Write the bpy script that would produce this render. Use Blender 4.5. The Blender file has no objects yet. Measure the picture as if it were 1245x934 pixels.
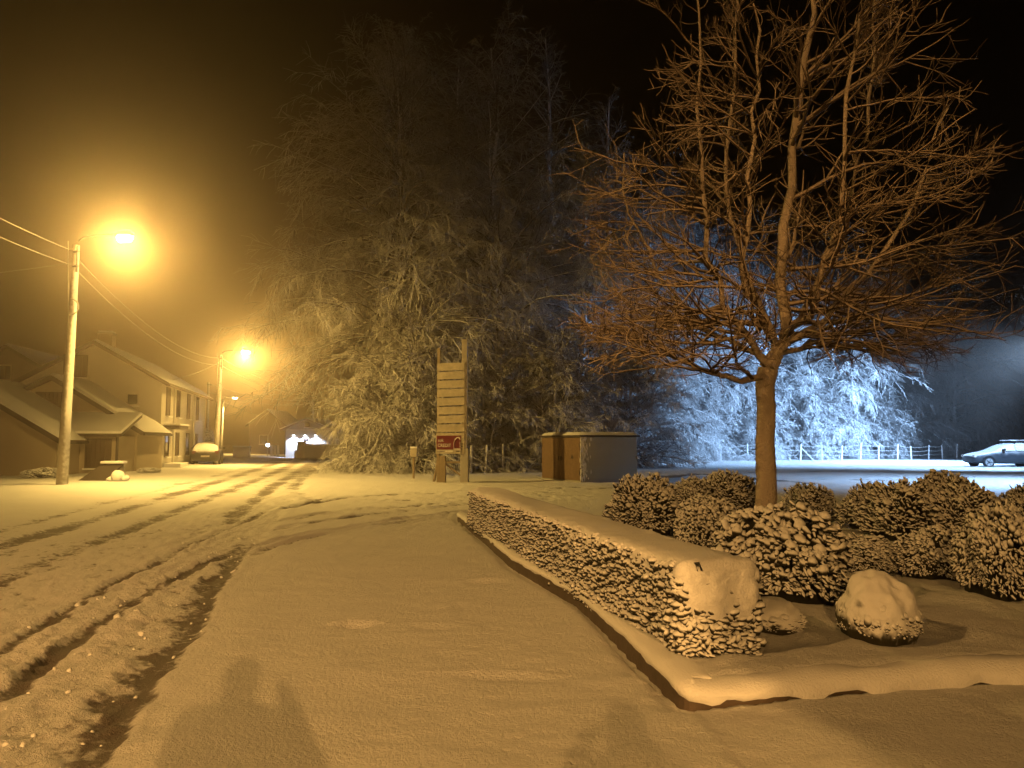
import bpy, bmesh, math, random
import numpy as np
from mathutils import Vector, Matrix

# ------------------------------------------------------------------ camera, world, light, exposure
sc = bpy.context.scene
COL = sc.collection
F, CX, CY, HOR, EYE = 930.0, 622.5, 467.0, 538.0, 1.5
PITCH = math.atan((HOR - CY) / F)
cam = bpy.data.objects.new('camera', bpy.data.cameras.new('camera'))
COL.objects.link(cam)
cam.data.sensor_width = 36.0
cam.data.lens = 36.0 * F / 1245.0
cam.data.clip_start = 0.02
cam.data.clip_end = 2000
cam.location = (0, 0, EYE)
cam.rotation_euler = (math.radians(90) + PITCH, 0, 0)
sc.camera = cam

world = bpy.data.worlds.new('World'); sc.world = world; world.use_nodes = True
wn = world.node_tree.nodes; wl = world.node_tree.links
sky = wn.new('ShaderNodeTexSky'); sky.sky_type = 'NISHITA'; sky.sun_disc = False
sky.sun_elevation = math.radians(-9); sky.sun_rotation = math.radians(120)
wn['Background'].inputs['Strength'].default_value = 0.05
wl.new(sky.outputs[0], wn['Background'].inputs['Color'])

sc.view_settings.view_transform = 'Standard'
sc.view_settings.look = 'None'
sc.view_settings.exposure = 0.14
sc.view_settings.gamma = 1.0
sc.render.engine = 'CYCLES'
cy = sc.cycles
cy.max_bounces = 5; cy.diffuse_bounces = 3; cy.glossy_bounces = 2; cy.transmission_bounces = 3
cy.volume_bounces = 0; cy.transparent_max_bounces = 6
cy.use_denoising = True
cy.sample_clamp_indirect = 3.0
cy.caustics_reflective = False; cy.caustics_refractive = False

SODIUM = (1.0, 0.50, 0.13)
SODIUM_HOT = (1.0, 0.605, 0.135)
COOL = (0.36, 0.61, 1.0)
WHITE_COOL = (0.62, 0.74, 1.0)
P_STREET = 9300.0      # watts of the street lamps in view
P_BACK_A = 15000.0
P_BACK_B = 36000.0
P_COOL = 125000.0
P_SIDE = 2250.0

def ray(px, py):
    c = Vector(((px - CX) / F, (CY - py) / F, -1.0))
    m = Matrix.Rotation(math.radians(90) + PITCH, 3, 'X')
    return m @ c
def gp(px, py, z=0.0):
    d = ray(px, py); t = (z - EYE) / d.z
    return Vector((d.x * t, d.y * t, z))
def at(px, py, Y):
    d = ray(px, py); t = Y / d.y
    return Vector((d.x * t, Y, EYE + d.z * t))

# ------------------------------------------------------------------ helpers
def tag(o, label=None, cat=None, group=None, kind=None):
    if label: o['label'] = label
    if cat: o['category'] = cat
    if group: o['group'] = group
    if kind: o['kind'] = kind
    return o
def empty(name, loc=(0, 0, 0), rz=0.0):
    o = bpy.data.objects.new(name, None); COL.objects.link(o)
    o.location = loc; o.rotation_euler = (0, 0, rz); o.empty_display_size = 0.3
    return o
def link(name, me, mat=None, parent=None, loc=None):
    o = bpy.data.objects.new(name, me); COL.objects.link(o)
    if mat is not None and len(me.materials) == 0: me.materials.append(mat)
    if parent is not None: o.parent = parent
    if loc is not None: o.location = loc
    return o
def copy_tree(o, parent=None):
    c = o.copy(); COL.objects.link(c); c.parent = parent
    for ch in list(o.children): copy_tree(ch, c)
    return c
def np_mesh(name, verts, faces, smooth=True):
    """verts (n,3), faces (m,k) of one size k"""
    me = bpy.data.meshes.new(name)
    verts = np.asarray(verts, dtype=np.float32); faces = np.asarray(faces, dtype=np.int32)
    n, (m, k) = len(verts), faces.shape
    me.vertices.add(n); me.vertices.foreach_set('co', verts.ravel())
    me.loops.add(m * k); me.loops.foreach_set('vertex_index', faces.ravel())
    me.polygons.add(m)
    me.polygons.foreach_set('loop_start', np.arange(0, m * k, k, dtype=np.int32))
    me.polygons.foreach_set('loop_total', np.full(m, k, dtype=np.int32))
    me.polygons.foreach_set('use_smooth', np.full(m, smooth, dtype=bool))
    me.update(calc_edges=True); me.validate()
    return me

class MB:
    """collects shapes; build() links them as one mesh object"""
    def __init__(s): s.v = []; s.f = []
    def add(s, v, f):
        o = len(s.v); s.v += [tuple(p) for p in v]; s.f += [tuple(i + o for i in q) for q in f]
        return s
    def box(s, x0, x1, y0, y1, z0, z1):
        v = [(x, y, z) for x in (x0, x1) for y in (y0, y1) for z in (z0, z1)]
        return s.add(v, [(0, 1, 3, 2), (4, 6, 7, 5), (0, 4, 5, 1), (2, 3, 7, 6), (0, 2, 6, 4), (1, 5, 7, 3)])
    def bar(s, a, b, w, h=None, up=(0, 0, 1)):
        a, b = Vector(a), Vector(b); h = h or w
        t = (b - a).normalized(); up = Vector(up)
        if abs(t.dot(up)) > .95: up = Vector((0, 1, 0))
        u = t.cross(up).normalized() * (w / 2); n = u.cross(t).normalized() * (h / 2)
        v = [p + q for p in (a, b) for q in (-u - n, u - n, u + n, -u + n)]
        return s.add(v, [(3, 2, 1, 0), (4, 5, 6, 7), (0, 1, 5, 4), (1, 2, 6, 5), (2, 3, 7, 6), (3, 0, 4, 7)])
    def tube(s, pts, r, n=8, cap=True):
        pts = [Vector(p) for p in pts]
        rr = r if isinstance(r, (list, tuple)) else [r] * len(pts)
        rings = []; v = []
        for i, p in enumerate(pts):
            t = (pts[min(i + 1, len(pts) - 1)] - pts[max(i - 1, 0)]).normalized()
            ref = Vector((0, 0, 1)) if abs(t.z) < .9 else Vector((1, 0, 0))
            u = t.cross(ref).normalized(); w = u.cross(t)
            for k in range(n):
                a = 2 * math.pi * k / n
                v.append(p + (u * math.cos(a) + w * math.sin(a)) * rr[i])
        f = []
        for i in range(len(pts) - 1):
            for k in range(n):
                f.append((i * n + k, i * n + (k + 1) % n, (i + 1) * n + (k + 1) % n, (i + 1) * n + k))
        if cap:
            f.append(tuple(range(n - 1, -1, -1))); f.append(tuple((len(pts) - 1) * n + k for k in range(n)))
        return s.add(v, f)
    def prism(s, prof, y0, y1):
        """profile of (x, z) points extruded along y"""
        n = len(prof)
        v = [(x, y0, z) for x, z in prof] + [(x, y1, z) for x, z in prof]
        f = [tuple(range(n)), tuple(range(2 * n - 1, n - 1, -1))]
        for i in range(n):
            j = (i + 1) % n
            f.append((i, i + n, j + n, j))
        return s.add(v, f)
    def build(s, name, mat, parent=None, smooth=False, bevel=0, loc=None, label=None):
        me = bpy.data.meshes.new(name); me.from_pydata(s.v, [], s.f); me.update()
        bm = bmesh.new(); bm.from_mesh(me); bmesh.ops.recalc_face_normals(bm, faces=bm.faces)
        if bevel: bmesh.ops.bevel(bm, geom=list(bm.edges), offset=bevel, segments=2, affect='EDGES', profile=.6, clamp_overlap=True)
        bm.to_mesh(me); bm.free()
        if smooth:
            for p in me.polygons: p.use_smooth = True
        o = link(name, me, mat, parent, loc)
        if label: o['label'] = label
        return o

# noise ---------------------------------------------------------------
def _hash(ix, iy, seed):
    h = (ix.astype(np.int64) * 374761393 + iy.astype(np.int64) * 668265263 + seed * 982451653) & 0xFFFFFFFF
    h = ((h ^ (h >> 13)) * 1274126177) & 0xFFFFFFFF
    return ((h ^ (h >> 16)) & 0xFFFF) / 65535.0
def vnoise(x, y, seed=0):
    ix = np.floor(x); iy = np.floor(y); fx = x - ix; fy = y - iy
    fx = fx * fx * fx * (fx * (fx * 6 - 15) + 10); fy = fy * fy * fy * (fy * (fy * 6 - 15) + 10)
    a = _hash(ix, iy, seed); b = _hash(ix + 1, iy, seed); c = _hash(ix, iy + 1, seed); d = _hash(ix + 1, iy + 1, seed)
    return (a + (b - a) * fx) * (1 - fy) + (c + (d - c) * fx) * fy
def fbm(x, y, sx, sy=None, octv=4, seed=0, gain=.5):
    sy = sy or sx; r = 0; a = 1; t = 0
    for o in range(octv):
        c, s = math.cos(o * 1.1 + .3), math.sin(o * 1.1 + .3)
        X, Y = (x / sx) * 2 ** o, (y / sy) * 2 ** o
        if o: X, Y = X * c - Y * s, X * s + Y * c
        r = r + a * (vnoise(X, Y, seed + o * 17) - .5); t += a; a *= gain
    return r / t * 2
def sstep(a, b, x):
    t = np.clip((x - a) / (b - a), 0, 1); return t * t * (3 - 2 * t)

# ------------------------------------------------------------------ materials
def mat_new(name):
    m = bpy.data.materials.new(name); m.use_nodes = True
    nt = m.node_tree; return m, nt, nt.nodes, nt.links, nt.nodes['Principled BSDF']
def plain(name, col, rough=.7, metal=0.0, var=.25, scale=6.0, bump=.0, bscale=30.0, spec=.3):
    m, nt, N, L, P = mat_new(name)
    tc = N.new('ShaderNodeTexCoord'); no = N.new('ShaderNodeTexNoise'); no.inputs['Scale'].default_value = scale
    no.inputs['Detail'].default_value = 5
    L.new(tc.outputs['Object'], no.inputs['Vector'])
    mx = N.new('ShaderNodeMix'); mx.data_type = 'RGBA'
    mx.inputs['A'].default_value = (*[c * (1 - var) for c in col], 1)
    mx.inputs['B'].default_value = (*[min(1, c * (1 + var)) for c in col], 1)
    L.new(no.outputs['Fac'], mx.inputs['Factor']); L.new(mx.outputs['Result'], P.inputs['Base Color'])
    P.inputs['Roughness'].default_value = rough; P.inputs['Metallic'].default_value = metal
    P.inputs['Specular IOR Level'].default_value = spec
    if bump:
        n2 = N.new('ShaderNodeTexNoise'); n2.inputs['Scale'].default_value = bscale; n2.inputs['Detail'].default_value = 6
        L.new(tc.outputs['Object'], n2.inputs['Vector'])
        b = N.new('ShaderNodeBump'); b.inputs['Strength'].default_value = bump; b.inputs['Distance'].default_value = .02
        L.new(n2.outputs['Fac'], b.inputs['Height']); L.new(b.outputs['Normal'], P.inputs['Normal'])
    return m
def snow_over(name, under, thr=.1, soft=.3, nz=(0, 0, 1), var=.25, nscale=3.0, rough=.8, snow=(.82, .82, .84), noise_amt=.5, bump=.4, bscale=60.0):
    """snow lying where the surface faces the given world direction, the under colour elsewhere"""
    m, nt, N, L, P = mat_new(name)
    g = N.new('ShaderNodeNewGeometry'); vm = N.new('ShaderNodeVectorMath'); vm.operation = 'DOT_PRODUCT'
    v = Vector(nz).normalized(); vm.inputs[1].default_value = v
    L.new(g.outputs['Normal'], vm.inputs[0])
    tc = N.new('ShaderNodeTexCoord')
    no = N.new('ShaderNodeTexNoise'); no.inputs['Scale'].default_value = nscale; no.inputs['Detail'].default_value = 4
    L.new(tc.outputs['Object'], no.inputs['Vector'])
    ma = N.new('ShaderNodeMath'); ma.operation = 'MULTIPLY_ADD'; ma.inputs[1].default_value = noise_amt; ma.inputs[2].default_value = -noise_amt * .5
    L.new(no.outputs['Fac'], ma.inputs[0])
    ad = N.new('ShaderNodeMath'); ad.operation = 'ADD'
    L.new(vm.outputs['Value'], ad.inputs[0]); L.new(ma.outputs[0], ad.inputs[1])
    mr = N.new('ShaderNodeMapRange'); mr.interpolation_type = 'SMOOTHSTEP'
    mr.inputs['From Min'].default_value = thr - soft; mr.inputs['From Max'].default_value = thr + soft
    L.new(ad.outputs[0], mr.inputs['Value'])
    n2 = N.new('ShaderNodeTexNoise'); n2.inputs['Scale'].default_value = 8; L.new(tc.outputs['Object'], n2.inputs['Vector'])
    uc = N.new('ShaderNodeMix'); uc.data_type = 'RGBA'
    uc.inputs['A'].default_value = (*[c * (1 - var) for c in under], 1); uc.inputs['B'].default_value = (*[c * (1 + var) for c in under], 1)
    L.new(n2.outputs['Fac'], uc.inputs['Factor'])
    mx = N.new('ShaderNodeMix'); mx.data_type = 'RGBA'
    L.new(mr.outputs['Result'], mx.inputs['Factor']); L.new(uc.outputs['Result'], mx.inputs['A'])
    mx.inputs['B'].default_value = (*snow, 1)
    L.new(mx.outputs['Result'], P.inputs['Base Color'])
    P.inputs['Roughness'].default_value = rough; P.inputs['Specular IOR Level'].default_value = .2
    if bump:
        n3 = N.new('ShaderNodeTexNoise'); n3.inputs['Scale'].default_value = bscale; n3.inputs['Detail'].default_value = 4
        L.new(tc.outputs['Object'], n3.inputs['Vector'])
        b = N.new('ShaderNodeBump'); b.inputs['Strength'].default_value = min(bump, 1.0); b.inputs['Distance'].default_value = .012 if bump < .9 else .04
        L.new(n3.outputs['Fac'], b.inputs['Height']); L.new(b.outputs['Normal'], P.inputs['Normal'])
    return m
def ground_mat():
    m, nt, N, L, P = mat_new('trodden_snow')
    tc = N.new('ShaderNodeTexCoord')
    at_ = N.new('ShaderNodeAttribute'); at_.attribute_name = 'slush'
    n1 = N.new('ShaderNodeTexNoise'); n1.inputs['Scale'].default_value = 13; n1.inputs['Detail'].default_value = 8; n1.inputs['Roughness'].default_value = .65
    L.new(tc.outputs['Object'], n1.inputs['Vector'])
    # slush attribute broken up by noise
    a = N.new('ShaderNodeMath'); a.operation = 'MULTIPLY_ADD'; a.inputs[1].default_value = 1.1; a.inputs[2].default_value = -.55
    L.new(n1.outputs['Fac'], a.inputs[0])
    b = N.new('ShaderNodeMath'); b.operation = 'ADD'; L.new(at_.outputs['Fac'], b.inputs[0]); L.new(a.outputs[0], b.inputs[1])
    mr = N.new('ShaderNodeMapRange'); mr.interpolation_type = 'SMOOTHSTEP'
    mr.inputs['From Min'].default_value = .30; mr.inputs['From Max'].default_value = .66
    L.new(b.outputs[0], mr.inputs['Value'])
    n4 = N.new('ShaderNodeTexNoise'); n4.inputs['Scale'].default_value = 1.7; n4.inputs['Detail'].default_value = 4
    L.new(tc.outputs['Object'], n4.inputs['Vector'])
    cl = N.new('ShaderNodeMix'); cl.data_type = 'RGBA'
    cl.inputs['A'].default_value = (.74, .75, .77, 1); cl.inputs['B'].default_value = (.86, .86, .87, 1)
    L.new(n4.outputs['Fac'], cl.inputs['Factor'])
    mx = N.new('ShaderNodeMix'); mx.data_type = 'RGBA'
    L.new(mr.outputs['Result'], mx.inputs['Factor']); L.new(cl.outputs['Result'], mx.inputs['A'])
    mx.inputs['B'].default_value = (.17, .15, .14, 1)
    L.new(mx.outputs['Result'], P.inputs['Base Color'])
    P.inputs['Roughness'].default_value = .75; P.inputs['Specular IOR Level'].default_value = .25
    n2 = N.new('ShaderNodeTexNoise'); n2.inputs['Scale'].default_value = 38; n2.inputs['Detail'].default_value = 5; n2.inputs['Roughness'].default_value = .7
    n3 = N.new('ShaderNodeTexNoise'); n3.inputs['Scale'].default_value = 150; n3.inputs['Detail'].default_value = 3
    for n in (n2, n3): L.new(tc.outputs['Object'], n.inputs['Vector'])
    s = N.new('ShaderNodeMath'); s.operation = 'MULTIPLY_ADD'; s.inputs[1].default_value = .35
    L.new(n3.outputs['Fac'], s.inputs[0]); L.new(n2.outputs['Fac'], s.inputs[2])
    bp = N.new('ShaderNodeBump'); bp.inputs['Strength'].default_value = 1.0; bp.inputs['Distance'].default_value = .045
    L.new(s.outputs[0], bp.inputs['Height']); L.new(bp.outputs['Normal'], P.inputs['Normal'])
    return m
def emit(name, col, s):
    m, nt, N, L, P = mat_new(name)
    P.inputs['Base Color'].default_value = (*col, 1)
    P.inputs['Emission Color'].default_value = (*col, 1); P.inputs['Emission Strength'].default_value = s
    return m
def glass(name, col=(.012, .013, .016)):
    m, nt, N, L, P = mat_new(name)
    P.inputs['Base Color'].default_value = (*col, 1); P.inputs['Roughness'].default_value = .08
    P.inputs['Specular IOR Level'].default_value = .5
    return m

M = {}
M['ground'] = ground_mat()
M['snow'] = plain('fresh_snow', (.82, .82, .84), .8, var=.05, scale=4, bump=.5, bscale=70)
M['crust'] = plain('lumpy_snow', (.78, .78, .8), .8, var=.08, scale=5, bump=.6, bscale=40)
M['kerb'] = plain('kerb_stone', (.10, .075, .06), .85, var=.35, scale=9, bump=.5)
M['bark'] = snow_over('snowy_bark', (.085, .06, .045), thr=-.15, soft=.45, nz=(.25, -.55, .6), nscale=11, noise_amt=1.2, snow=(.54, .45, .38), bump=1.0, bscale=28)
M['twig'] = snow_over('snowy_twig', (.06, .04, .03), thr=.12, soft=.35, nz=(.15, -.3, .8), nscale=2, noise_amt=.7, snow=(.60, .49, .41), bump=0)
M['frost'] = snow_over('frosted_twig', (.05, .04, .034), thr=.05, soft=.3, nz=(.1, -.25, .9), nscale=.35, noise_amt=1.2, snow=(.80, .80, .82), bump=0)
M['trunk'] = snow_over('wood_trunk', (.06, .05, .042), thr=.35, soft=.25, nz=(.2, -.5, .4), nscale=3, noise_amt=.8)
M['bush'] = snow_over('snowy_foliage', (.034, .031, .020), thr=.08, soft=.24, nz=(.1, -.2, .95), nscale=9, noise_amt=.5)
M['hedge'] = snow_over('snowy_hedge_leaf', (.034, .031, .019), thr=.12, soft=.25, nz=(.1, -.2, .92), nscale=14, noise_amt=.6)
M['core'] = plain('foliage_shade', (.016, .016, .010), .95, var=.4, scale=20)  # near-black: the shade inside the foliage is put into this colour
M['pole'] = snow_over('concrete_pole', (.30, .27, .23), thr=.62, soft=.25, nz=(.85, -.35, .25), nscale=8, noise_amt=.8)
M['metal'] = plain('galvanised_metal', (.32, .32, .33), .5, .7, var=.15)
M['wire'] = plain('rimed_wire', (.55, .54, .53), .8, var=.1)
M['wood'] = snow_over('weathered_wood', (.25, .20, .14), thr=.55, soft=.2, nz=(0, -.1, 1), nscale=5)
M['post'] = snow_over('snowy_fence_post', (.22, .18, .14), thr=.1, soft=.35, nz=(.3, -.7, .5), nscale=6, noise_amt=.7)
M['plank'] = snow_over('painted_plank', (.40, .36, .29), thr=.75, soft=.2, nz=(0, -.35, 1), nscale=3.5, var=.4, noise_amt=1.3)
M['concrete'] = plain('concrete', (.36, .34, .31), .85, var=.2, scale=5, bump=.3)
M['render_cream'] = plain('cream_render', (.35, .30, .235), .9, var=.10, scale=1.2, bump=.2, bscale=25)
M['render_white'] = plain('white_render', (.60, .57, .52), .9, var=.08, scale=1.0, bump=.2, bscale=25)
M['render_grey'] = plain('grey_render', (.38, .36, .33), .9, var=.15, scale=1.5, bump=.2)
M['render_dark'] = plain('dark_cladding', (.13, .10, .08), .9, var=.25, scale=2)
M['brick'] = plain('old_brick', (.24, .12, .08), .9, var=.35, scale=5, bump=.4)
M['trim'] = plain('dark_trim', (.05, .04, .035), .7, var=.2)
M['shutter'] = plain('brown_shutter', (.07, .045, .03), .7, var=.3, scale=12)
M['sill'] = plain('stone_sill', (.55, .52, .47), .8, var=.1)
M['glass'] = glass('window_glass')
M['tile'] = plain('roof_tile', (.14, .09, .07), .8, var=.3, scale=7)
M['cab_brown'] = snow_over('kiosk_door_paint', (.17, .115, .075), thr=1.2, soft=.2, nz=(0, 0, 1), var=.3, nscale=3)
M['cab_grey'] = plain('kiosk_side_lit_tone', (.36, .36, .31), .8, var=.12, scale=2.2, bump=.2)  # cool light on the right-hand side is put into this pale colour
M['red'] = plain('red_sign_paint', (.12, .010, .020), .6, var=.15)
M['white_paint'] = plain('white_lettering', (.72, .70, .66), .7, var=.05)
M['black_paint'] = plain('black_lettering', (.03, .025, .02), .7, var=.1)
M['car'] = snow_over('snow_dusted_car_paint', (.030, .036, .044), thr=.58, soft=.22, nz=(0, -.32, 1), nscale=3, noise_amt=.25, rough=.5)
M['tyre'] = plain('tyre_rubber', (.02, .02, .022), .9, var=.2)
M['rim'] = plain('alloy_rim', (.50, .51, .53), .4, .5, var=.1)
M['bulb'] = emit('sodium_bulb', (1, .78, .35), 60)
M['bulb_cool'] = emit('cool_lamp_glass', (.75, .85, 1), 40)
M['coat'] = plain('dark_coat', (.03, .03, .035), .9)

# ------------------------------------------------------------------ ground
def polyline_xy(pix, z=0.0): return np.array([gp(x, y, z)[:2] for x, y in pix])
def dist_poly(X, Y, P):
    """distance, signed side and arc length to polyline P"""
    best = np.full(X.shape, 1e9); side = np.zeros(X.shape); arc = np.zeros(X.shape); acc = 0
    for a, b in zip(P[:-1], P[1:]):
        d = b - a; L = math.hypot(*d)
        t = np.clip(((X - a[0]) * d[0] + (Y - a[1]) * d[1]) / L ** 2, 0, 1)
        dx = X - (a[0] + t * d[0]); dy = Y - (a[1] + t * d[1]); r = np.hypot(dx, dy)
        k = r < best
        best = np.where(k, r, best); side = np.where(k, np.sign(d[0] * dy - d[1] * dx), side); arc = np.where(k, acc + t * L, arc)
        acc += L
    return best, side, arc
EDGE = np.array([(3.6, -40), (-.3, -3.), (-1.74, 3.5), (-2.45, 6.3), (-3.5, 10.6), (-4.75, 16), (-7.2, 26.8), (-9.7, 38.7), (-15.2, 63), (-20.5, 90), (-30, 140), (-60, 300)], float)
def edge_x(Y): return np.interp(Y, EDGE[:, 1], EDGE[:, 0])
ROAD_W = 5.3
KERB = np.array([gp(x, y)[:2] for x, y in ((556, 634), (590, 662), (620, 690), (662, 716), (700, 738), (735, 770), (765, 800), (800, 836), (832, 868))])
KERB_F = np.array([gp(x, y)[:2] for x, y in ((832, 868), (900, 860), (1000, 850), (1100, 842), (1200, 834))] + [np.array((6.5, 5.35)), np.array((9.5, 5.9))])
BED_BACK = np.array([(-.95, 14.0), (1.5, 14.6), (4.0, 15.4), (7.0, 15.2), (9.5, 14.0)])
BED = np.vstack([KERB, KERB_F[1:], BED_BACK[::-1]])
def in_poly(X, Y, P):
    r = np.zeros(X.shape, bool); n = len(P)
    for i in range(n):
        x0, y0 = P[i]; x1, y1 = P[(i + 1) % n]
        c = ((y0 > Y) != (y1 > Y)) & (X < (x1 - x0) * (Y - y0) / (y1 - y0 + 1e-12) + x0)
        r ^= c
    return r
# side road: front edge (towards the pavement) and back edge
SIDE_F = polyline_xy([(330, 668), (350, 660), (420, 647), (490, 636), (560, 629)]); SIDE_F = np.vstack([SIDE_F, [(1.5, 16.8), (12, 17.5), (60, 18.5)]])
def side_front_y(X): return np.interp(X, SIDE_F[:, 0], SIDE_F[:, 1])
def side_back_y(X): return np.interp(X, [-9, -6, -1.6, 1, 5, 12, 40, 90], [27, 24.5, 24.2, 26.5, 34, 52, 62, 66])
RUTS_SIDE = [  # (pixel polyline, width, depth, slush)
    ([(300, 682), (330, 668), (380, 656), (440, 645), (500, 636), (560, 627.5), (640, 617)], .10, .05, .5),
    ([(300, 672), (330, 661), (380, 650), (440, 640), (500, 631), (560, 623), (640, 613)], .09, .045, .35),
    ([(320, 650), (350, 643), (400, 634), (450, 627), (505, 621), (560, 615), (700, 606)], .11, .05, .75),
    ([(320, 640), (350, 634), (400, 625), (450, 620), (500, 617), (560, 611), (700, 602)], .10, .045, .7),
    ([(340, 622), (380, 612), (430, 606), (490, 602), (560, 599), (700, 593), (800, 588)], .12, .05, .8),
    ([(340, 612), (400, 607), (470, 610), (560, 606), (660, 600), (760, 597)], .10, .04, .6),
    ([(560, 603), (640, 601), (720, 604), (800, 603), (860, 599)], .14, .03, .6),
    ([(700, 597), (820, 588), (900, 584), (1000, 583), (1120, 586), (1245, 590)], .16, .05, .7),
    ([(760, 585), (860, 577), (940, 575), (1040, 573), (1150, 574)], .2, .05, .6),
    ([(860, 571), (960, 569), (1060, 567), (1170, 568)], .25, .05, .6),
    ([(800, 581), (850, 577), (905, 581), (1000, 590)], .25, .05, .9),
]
RUTS_ROAD = [  # offset from the right edge u(Y), width, depth, slush
    ([(-40, 1.0), (4, .97), (6.5, .93), (8.5, .72), (11, .25)], .07, .036, .6),
    ([(-40, 1.5), (5, 1.42), (9, 1.2), (13, .8), (17, .3)], .06, .026, .45),
    ([(-40, 2.5), (9, 2.55), (16, 2.35), (30, 2.2), (60, 2.2), (140, 2.2)], .17, .03, .42),
    ([(-40, 3.9), (9, 3.75), (16, 3.55), (30, 3.5), (60, 3.6), (140, 3.6)], .20, .03, .46),
    ([(-40, 4.6), (9, 4.6), (16, 4.55), (30, 4.4), (60, 4.6), (140, 4.6)], .12, .03, .30),
    ([(14, .9), (20, 1.0), (30, 1.1), (60, 1.0), (140, 1.0)], .18, .03, .42),
    ([(18, -.9), (24, .2), (32, .5), (60, .3), (140, .3)], .15, .03, .35),
]
def ground_fields(X, Y):
    u = edge_x(Y) - X
    bed = in_poly(X, Y, BED)
    road = (u > 0) & (u < ROAD_W)
    sf = side_front_y(X); sb = side_back_y(X)
    side = (~road) & (u <= 0) & (Y > sf) & (Y < sb) & (~bed)
    lot = side & (X > 1.5)
    side = side & (X <= 1.5)
    pave = (~road) & (~side) & (~bed) & (~lot) & (u <= 0) & (Y <= sf) & (X < 12)
    reg = np.zeros(X.shape, int)
    reg[pave] = 2; reg[side] = 3; reg[lot] = 4; reg[bed] = 5; reg[road] = 1
    # heights
    low = fbm(X, Y, 2.6, octv=3, seed=3) * .040 + fbm(X, Y, .8, .5, octv=3, seed=5) * .016
    fine = fbm(X, Y, .13, .09, octv=3, seed=9) * .010
    smooth_z = .055 + low + fine
    ch = fbm(X + Y * .2, Y, .17, .24, octv=4, seed=21, gain=.62)
    ch2 = np.abs(fbm(X + Y * .2, Y, .5, .9, octv=3, seed=31))
    near = 1 / (1 + np.maximum(0, Y - 22) / 18)
    chunk = np.maximum(0, fbm(X + Y * .2, Y, .085, .11, octv=2, seed=24) - .05)
    road_z = .012 + ch * .034 * near + chunk * .035 * near + (ch2 - .25) * .02 * near
    # mask for how much of the road there is (soft at both edges)
    wob = fbm(X, Y, .35, .5, octv=3, seed=41) * .10
    mr = sstep(-.28, .16, u + wob) * (1 - sstep(ROAD_W - .1, ROAD_W + .35, u + wob * 2))
    ms = sstep(-.05, .35, Y - sf + wob) * (1 - sstep(-.8, .4, Y - sb + wob * 4)) * (1 - sstep(-.3, .1, u))
    z = smooth_z * (1 - mr) + road_z * mr
    lot_z = .035 + fbm(X, Y, .8, .5, octv=4, seed=51) * .03 + ch * .012
    z = z * (1 - ms) + lot_z * ms
    sl = np.zeros(X.shape)
    sl += mr * (.16 + .50 * np.maximum(0, -ch) + .14 * fbm(X, Y, 2.2, 4, octv=3, seed=61))
    sl += ms * (.04 + .12 * np.maximum(0, -ch))
    # gutter strip along the right edge, with lumps thrown up beside it
    gsel = sstep(.02, .14, u + wob) * (1 - sstep(.20, .42, u + wob * 2.2)) * (1 - sstep(9.5, 12.5, Y))
    z -= gsel * .035 * (1 + ch); sl += gsel * (.46 + .6 * ch)
    lump = sstep(.45, .7, u) * (1 - sstep(1.2, 1.7, u)) * (1 - sstep(11, 14, Y))
    z += lump * np.maximum(0, fbm(X, Y, .11, .12, octv=2, seed=71) + .02) * .045
    sl -= lump * .05
    # ruts on the road
    for k, (tab, w, dep, s_) in enumerate(RUTS_ROAD):
        tab = np.array(tab, float)
        c = np.interp(Y, tab[:, 0], tab[:, 1]) + fbm(X * 0, Y, 1.6, octv=3, seed=80 + k) * .07
        act = sstep(tab[0, 0] - .5, tab[0, 0] + 1, Y) * (1 - sstep(tab[-1, 0] - 1.5, tab[-1, 0] + .5, Y))
        q = (u - c)
        brk = .65 + .6 * fbm(X * .3, Y, .9, octv=2, seed=90 + k)
        w2 = w * (1 + np.maximum(0, Y - 10) * .03)
        g = np.exp(-(q / w2) ** 4) * act
        z -= g * dep * np.clip(brk, .3, 1.2) ; sl += g * s_ * np.clip(brk + .25, .2, 1.2)
        berm = np.exp(-((q - w2 * 1.7) / (w2 * .7)) ** 2) * act
        z += berm * dep * .55 * np.clip(.6 + 1.6 * fbm(X, Y, .28, .34, octv=2, seed=120 + k), 0, 1.6) * near
    for k, (pix, w, dep, s_) in enumerate(RUTS_SIDE):
        P = polyline_xy(pix)
        sel = (Y > P[:, 1].min() - 1.5) & (Y < P[:, 1].max() + 1.5) & (X > P[:, 0].min() - 1.5) & (X < P[:, 0].max() + 1.5)
        xs, ys = X[sel], Y[sel]
        if not len(xs): continue
        d, sd, arc = dist_poly(xs, ys, P)
        w2 = w * (1 + np.maximum(0, ys - 14) * .035)
        tot = np.hypot(*np.diff(P, axis=0).T).sum()
        act = sstep(0, 1.0, arc) * (1 - sstep(tot - 1.2, tot, arc))
        brk = np.clip(.7 + .9 * fbm(xs, ys, 1.1, .5, octv=3, seed=140 + k), .15, 1.2)
        g = np.exp(-(d / w2) ** 4) * act
        b = np.exp(-((d - w2 * 1.8) / (w2 * .7)) ** 2) * act
        z[sel] -= g * dep * 1.3 * brk; sl[sel] += g * s_ * 1.25 * brk
        z[sel] += b * dep * .45 * np.clip(.6 + fbm(xs, ys, .3, octv=2, seed=160 + k), 0, 1.4)
    # planting bed: raised and mounded
    dk, sk, _ = dist_poly(X, Y, np.vstack([KERB, KERB_F[1:]]))
    bedz = .125 + fbm(X, Y, 1.1, octv=4, seed=171) * .075 * sstep(.1, .8, dk) + sstep(.2, 1.6, dk) * .06 + fine + np.maximum(0, fbm(X, Y, .28, octv=2, seed=175)) * .045 * sstep(.15, .6, dk)
    db, _, _ = dist_poly(X, Y, BED_BACK)
    bedz = bedz * sstep(.12, .28, dk)
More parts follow.
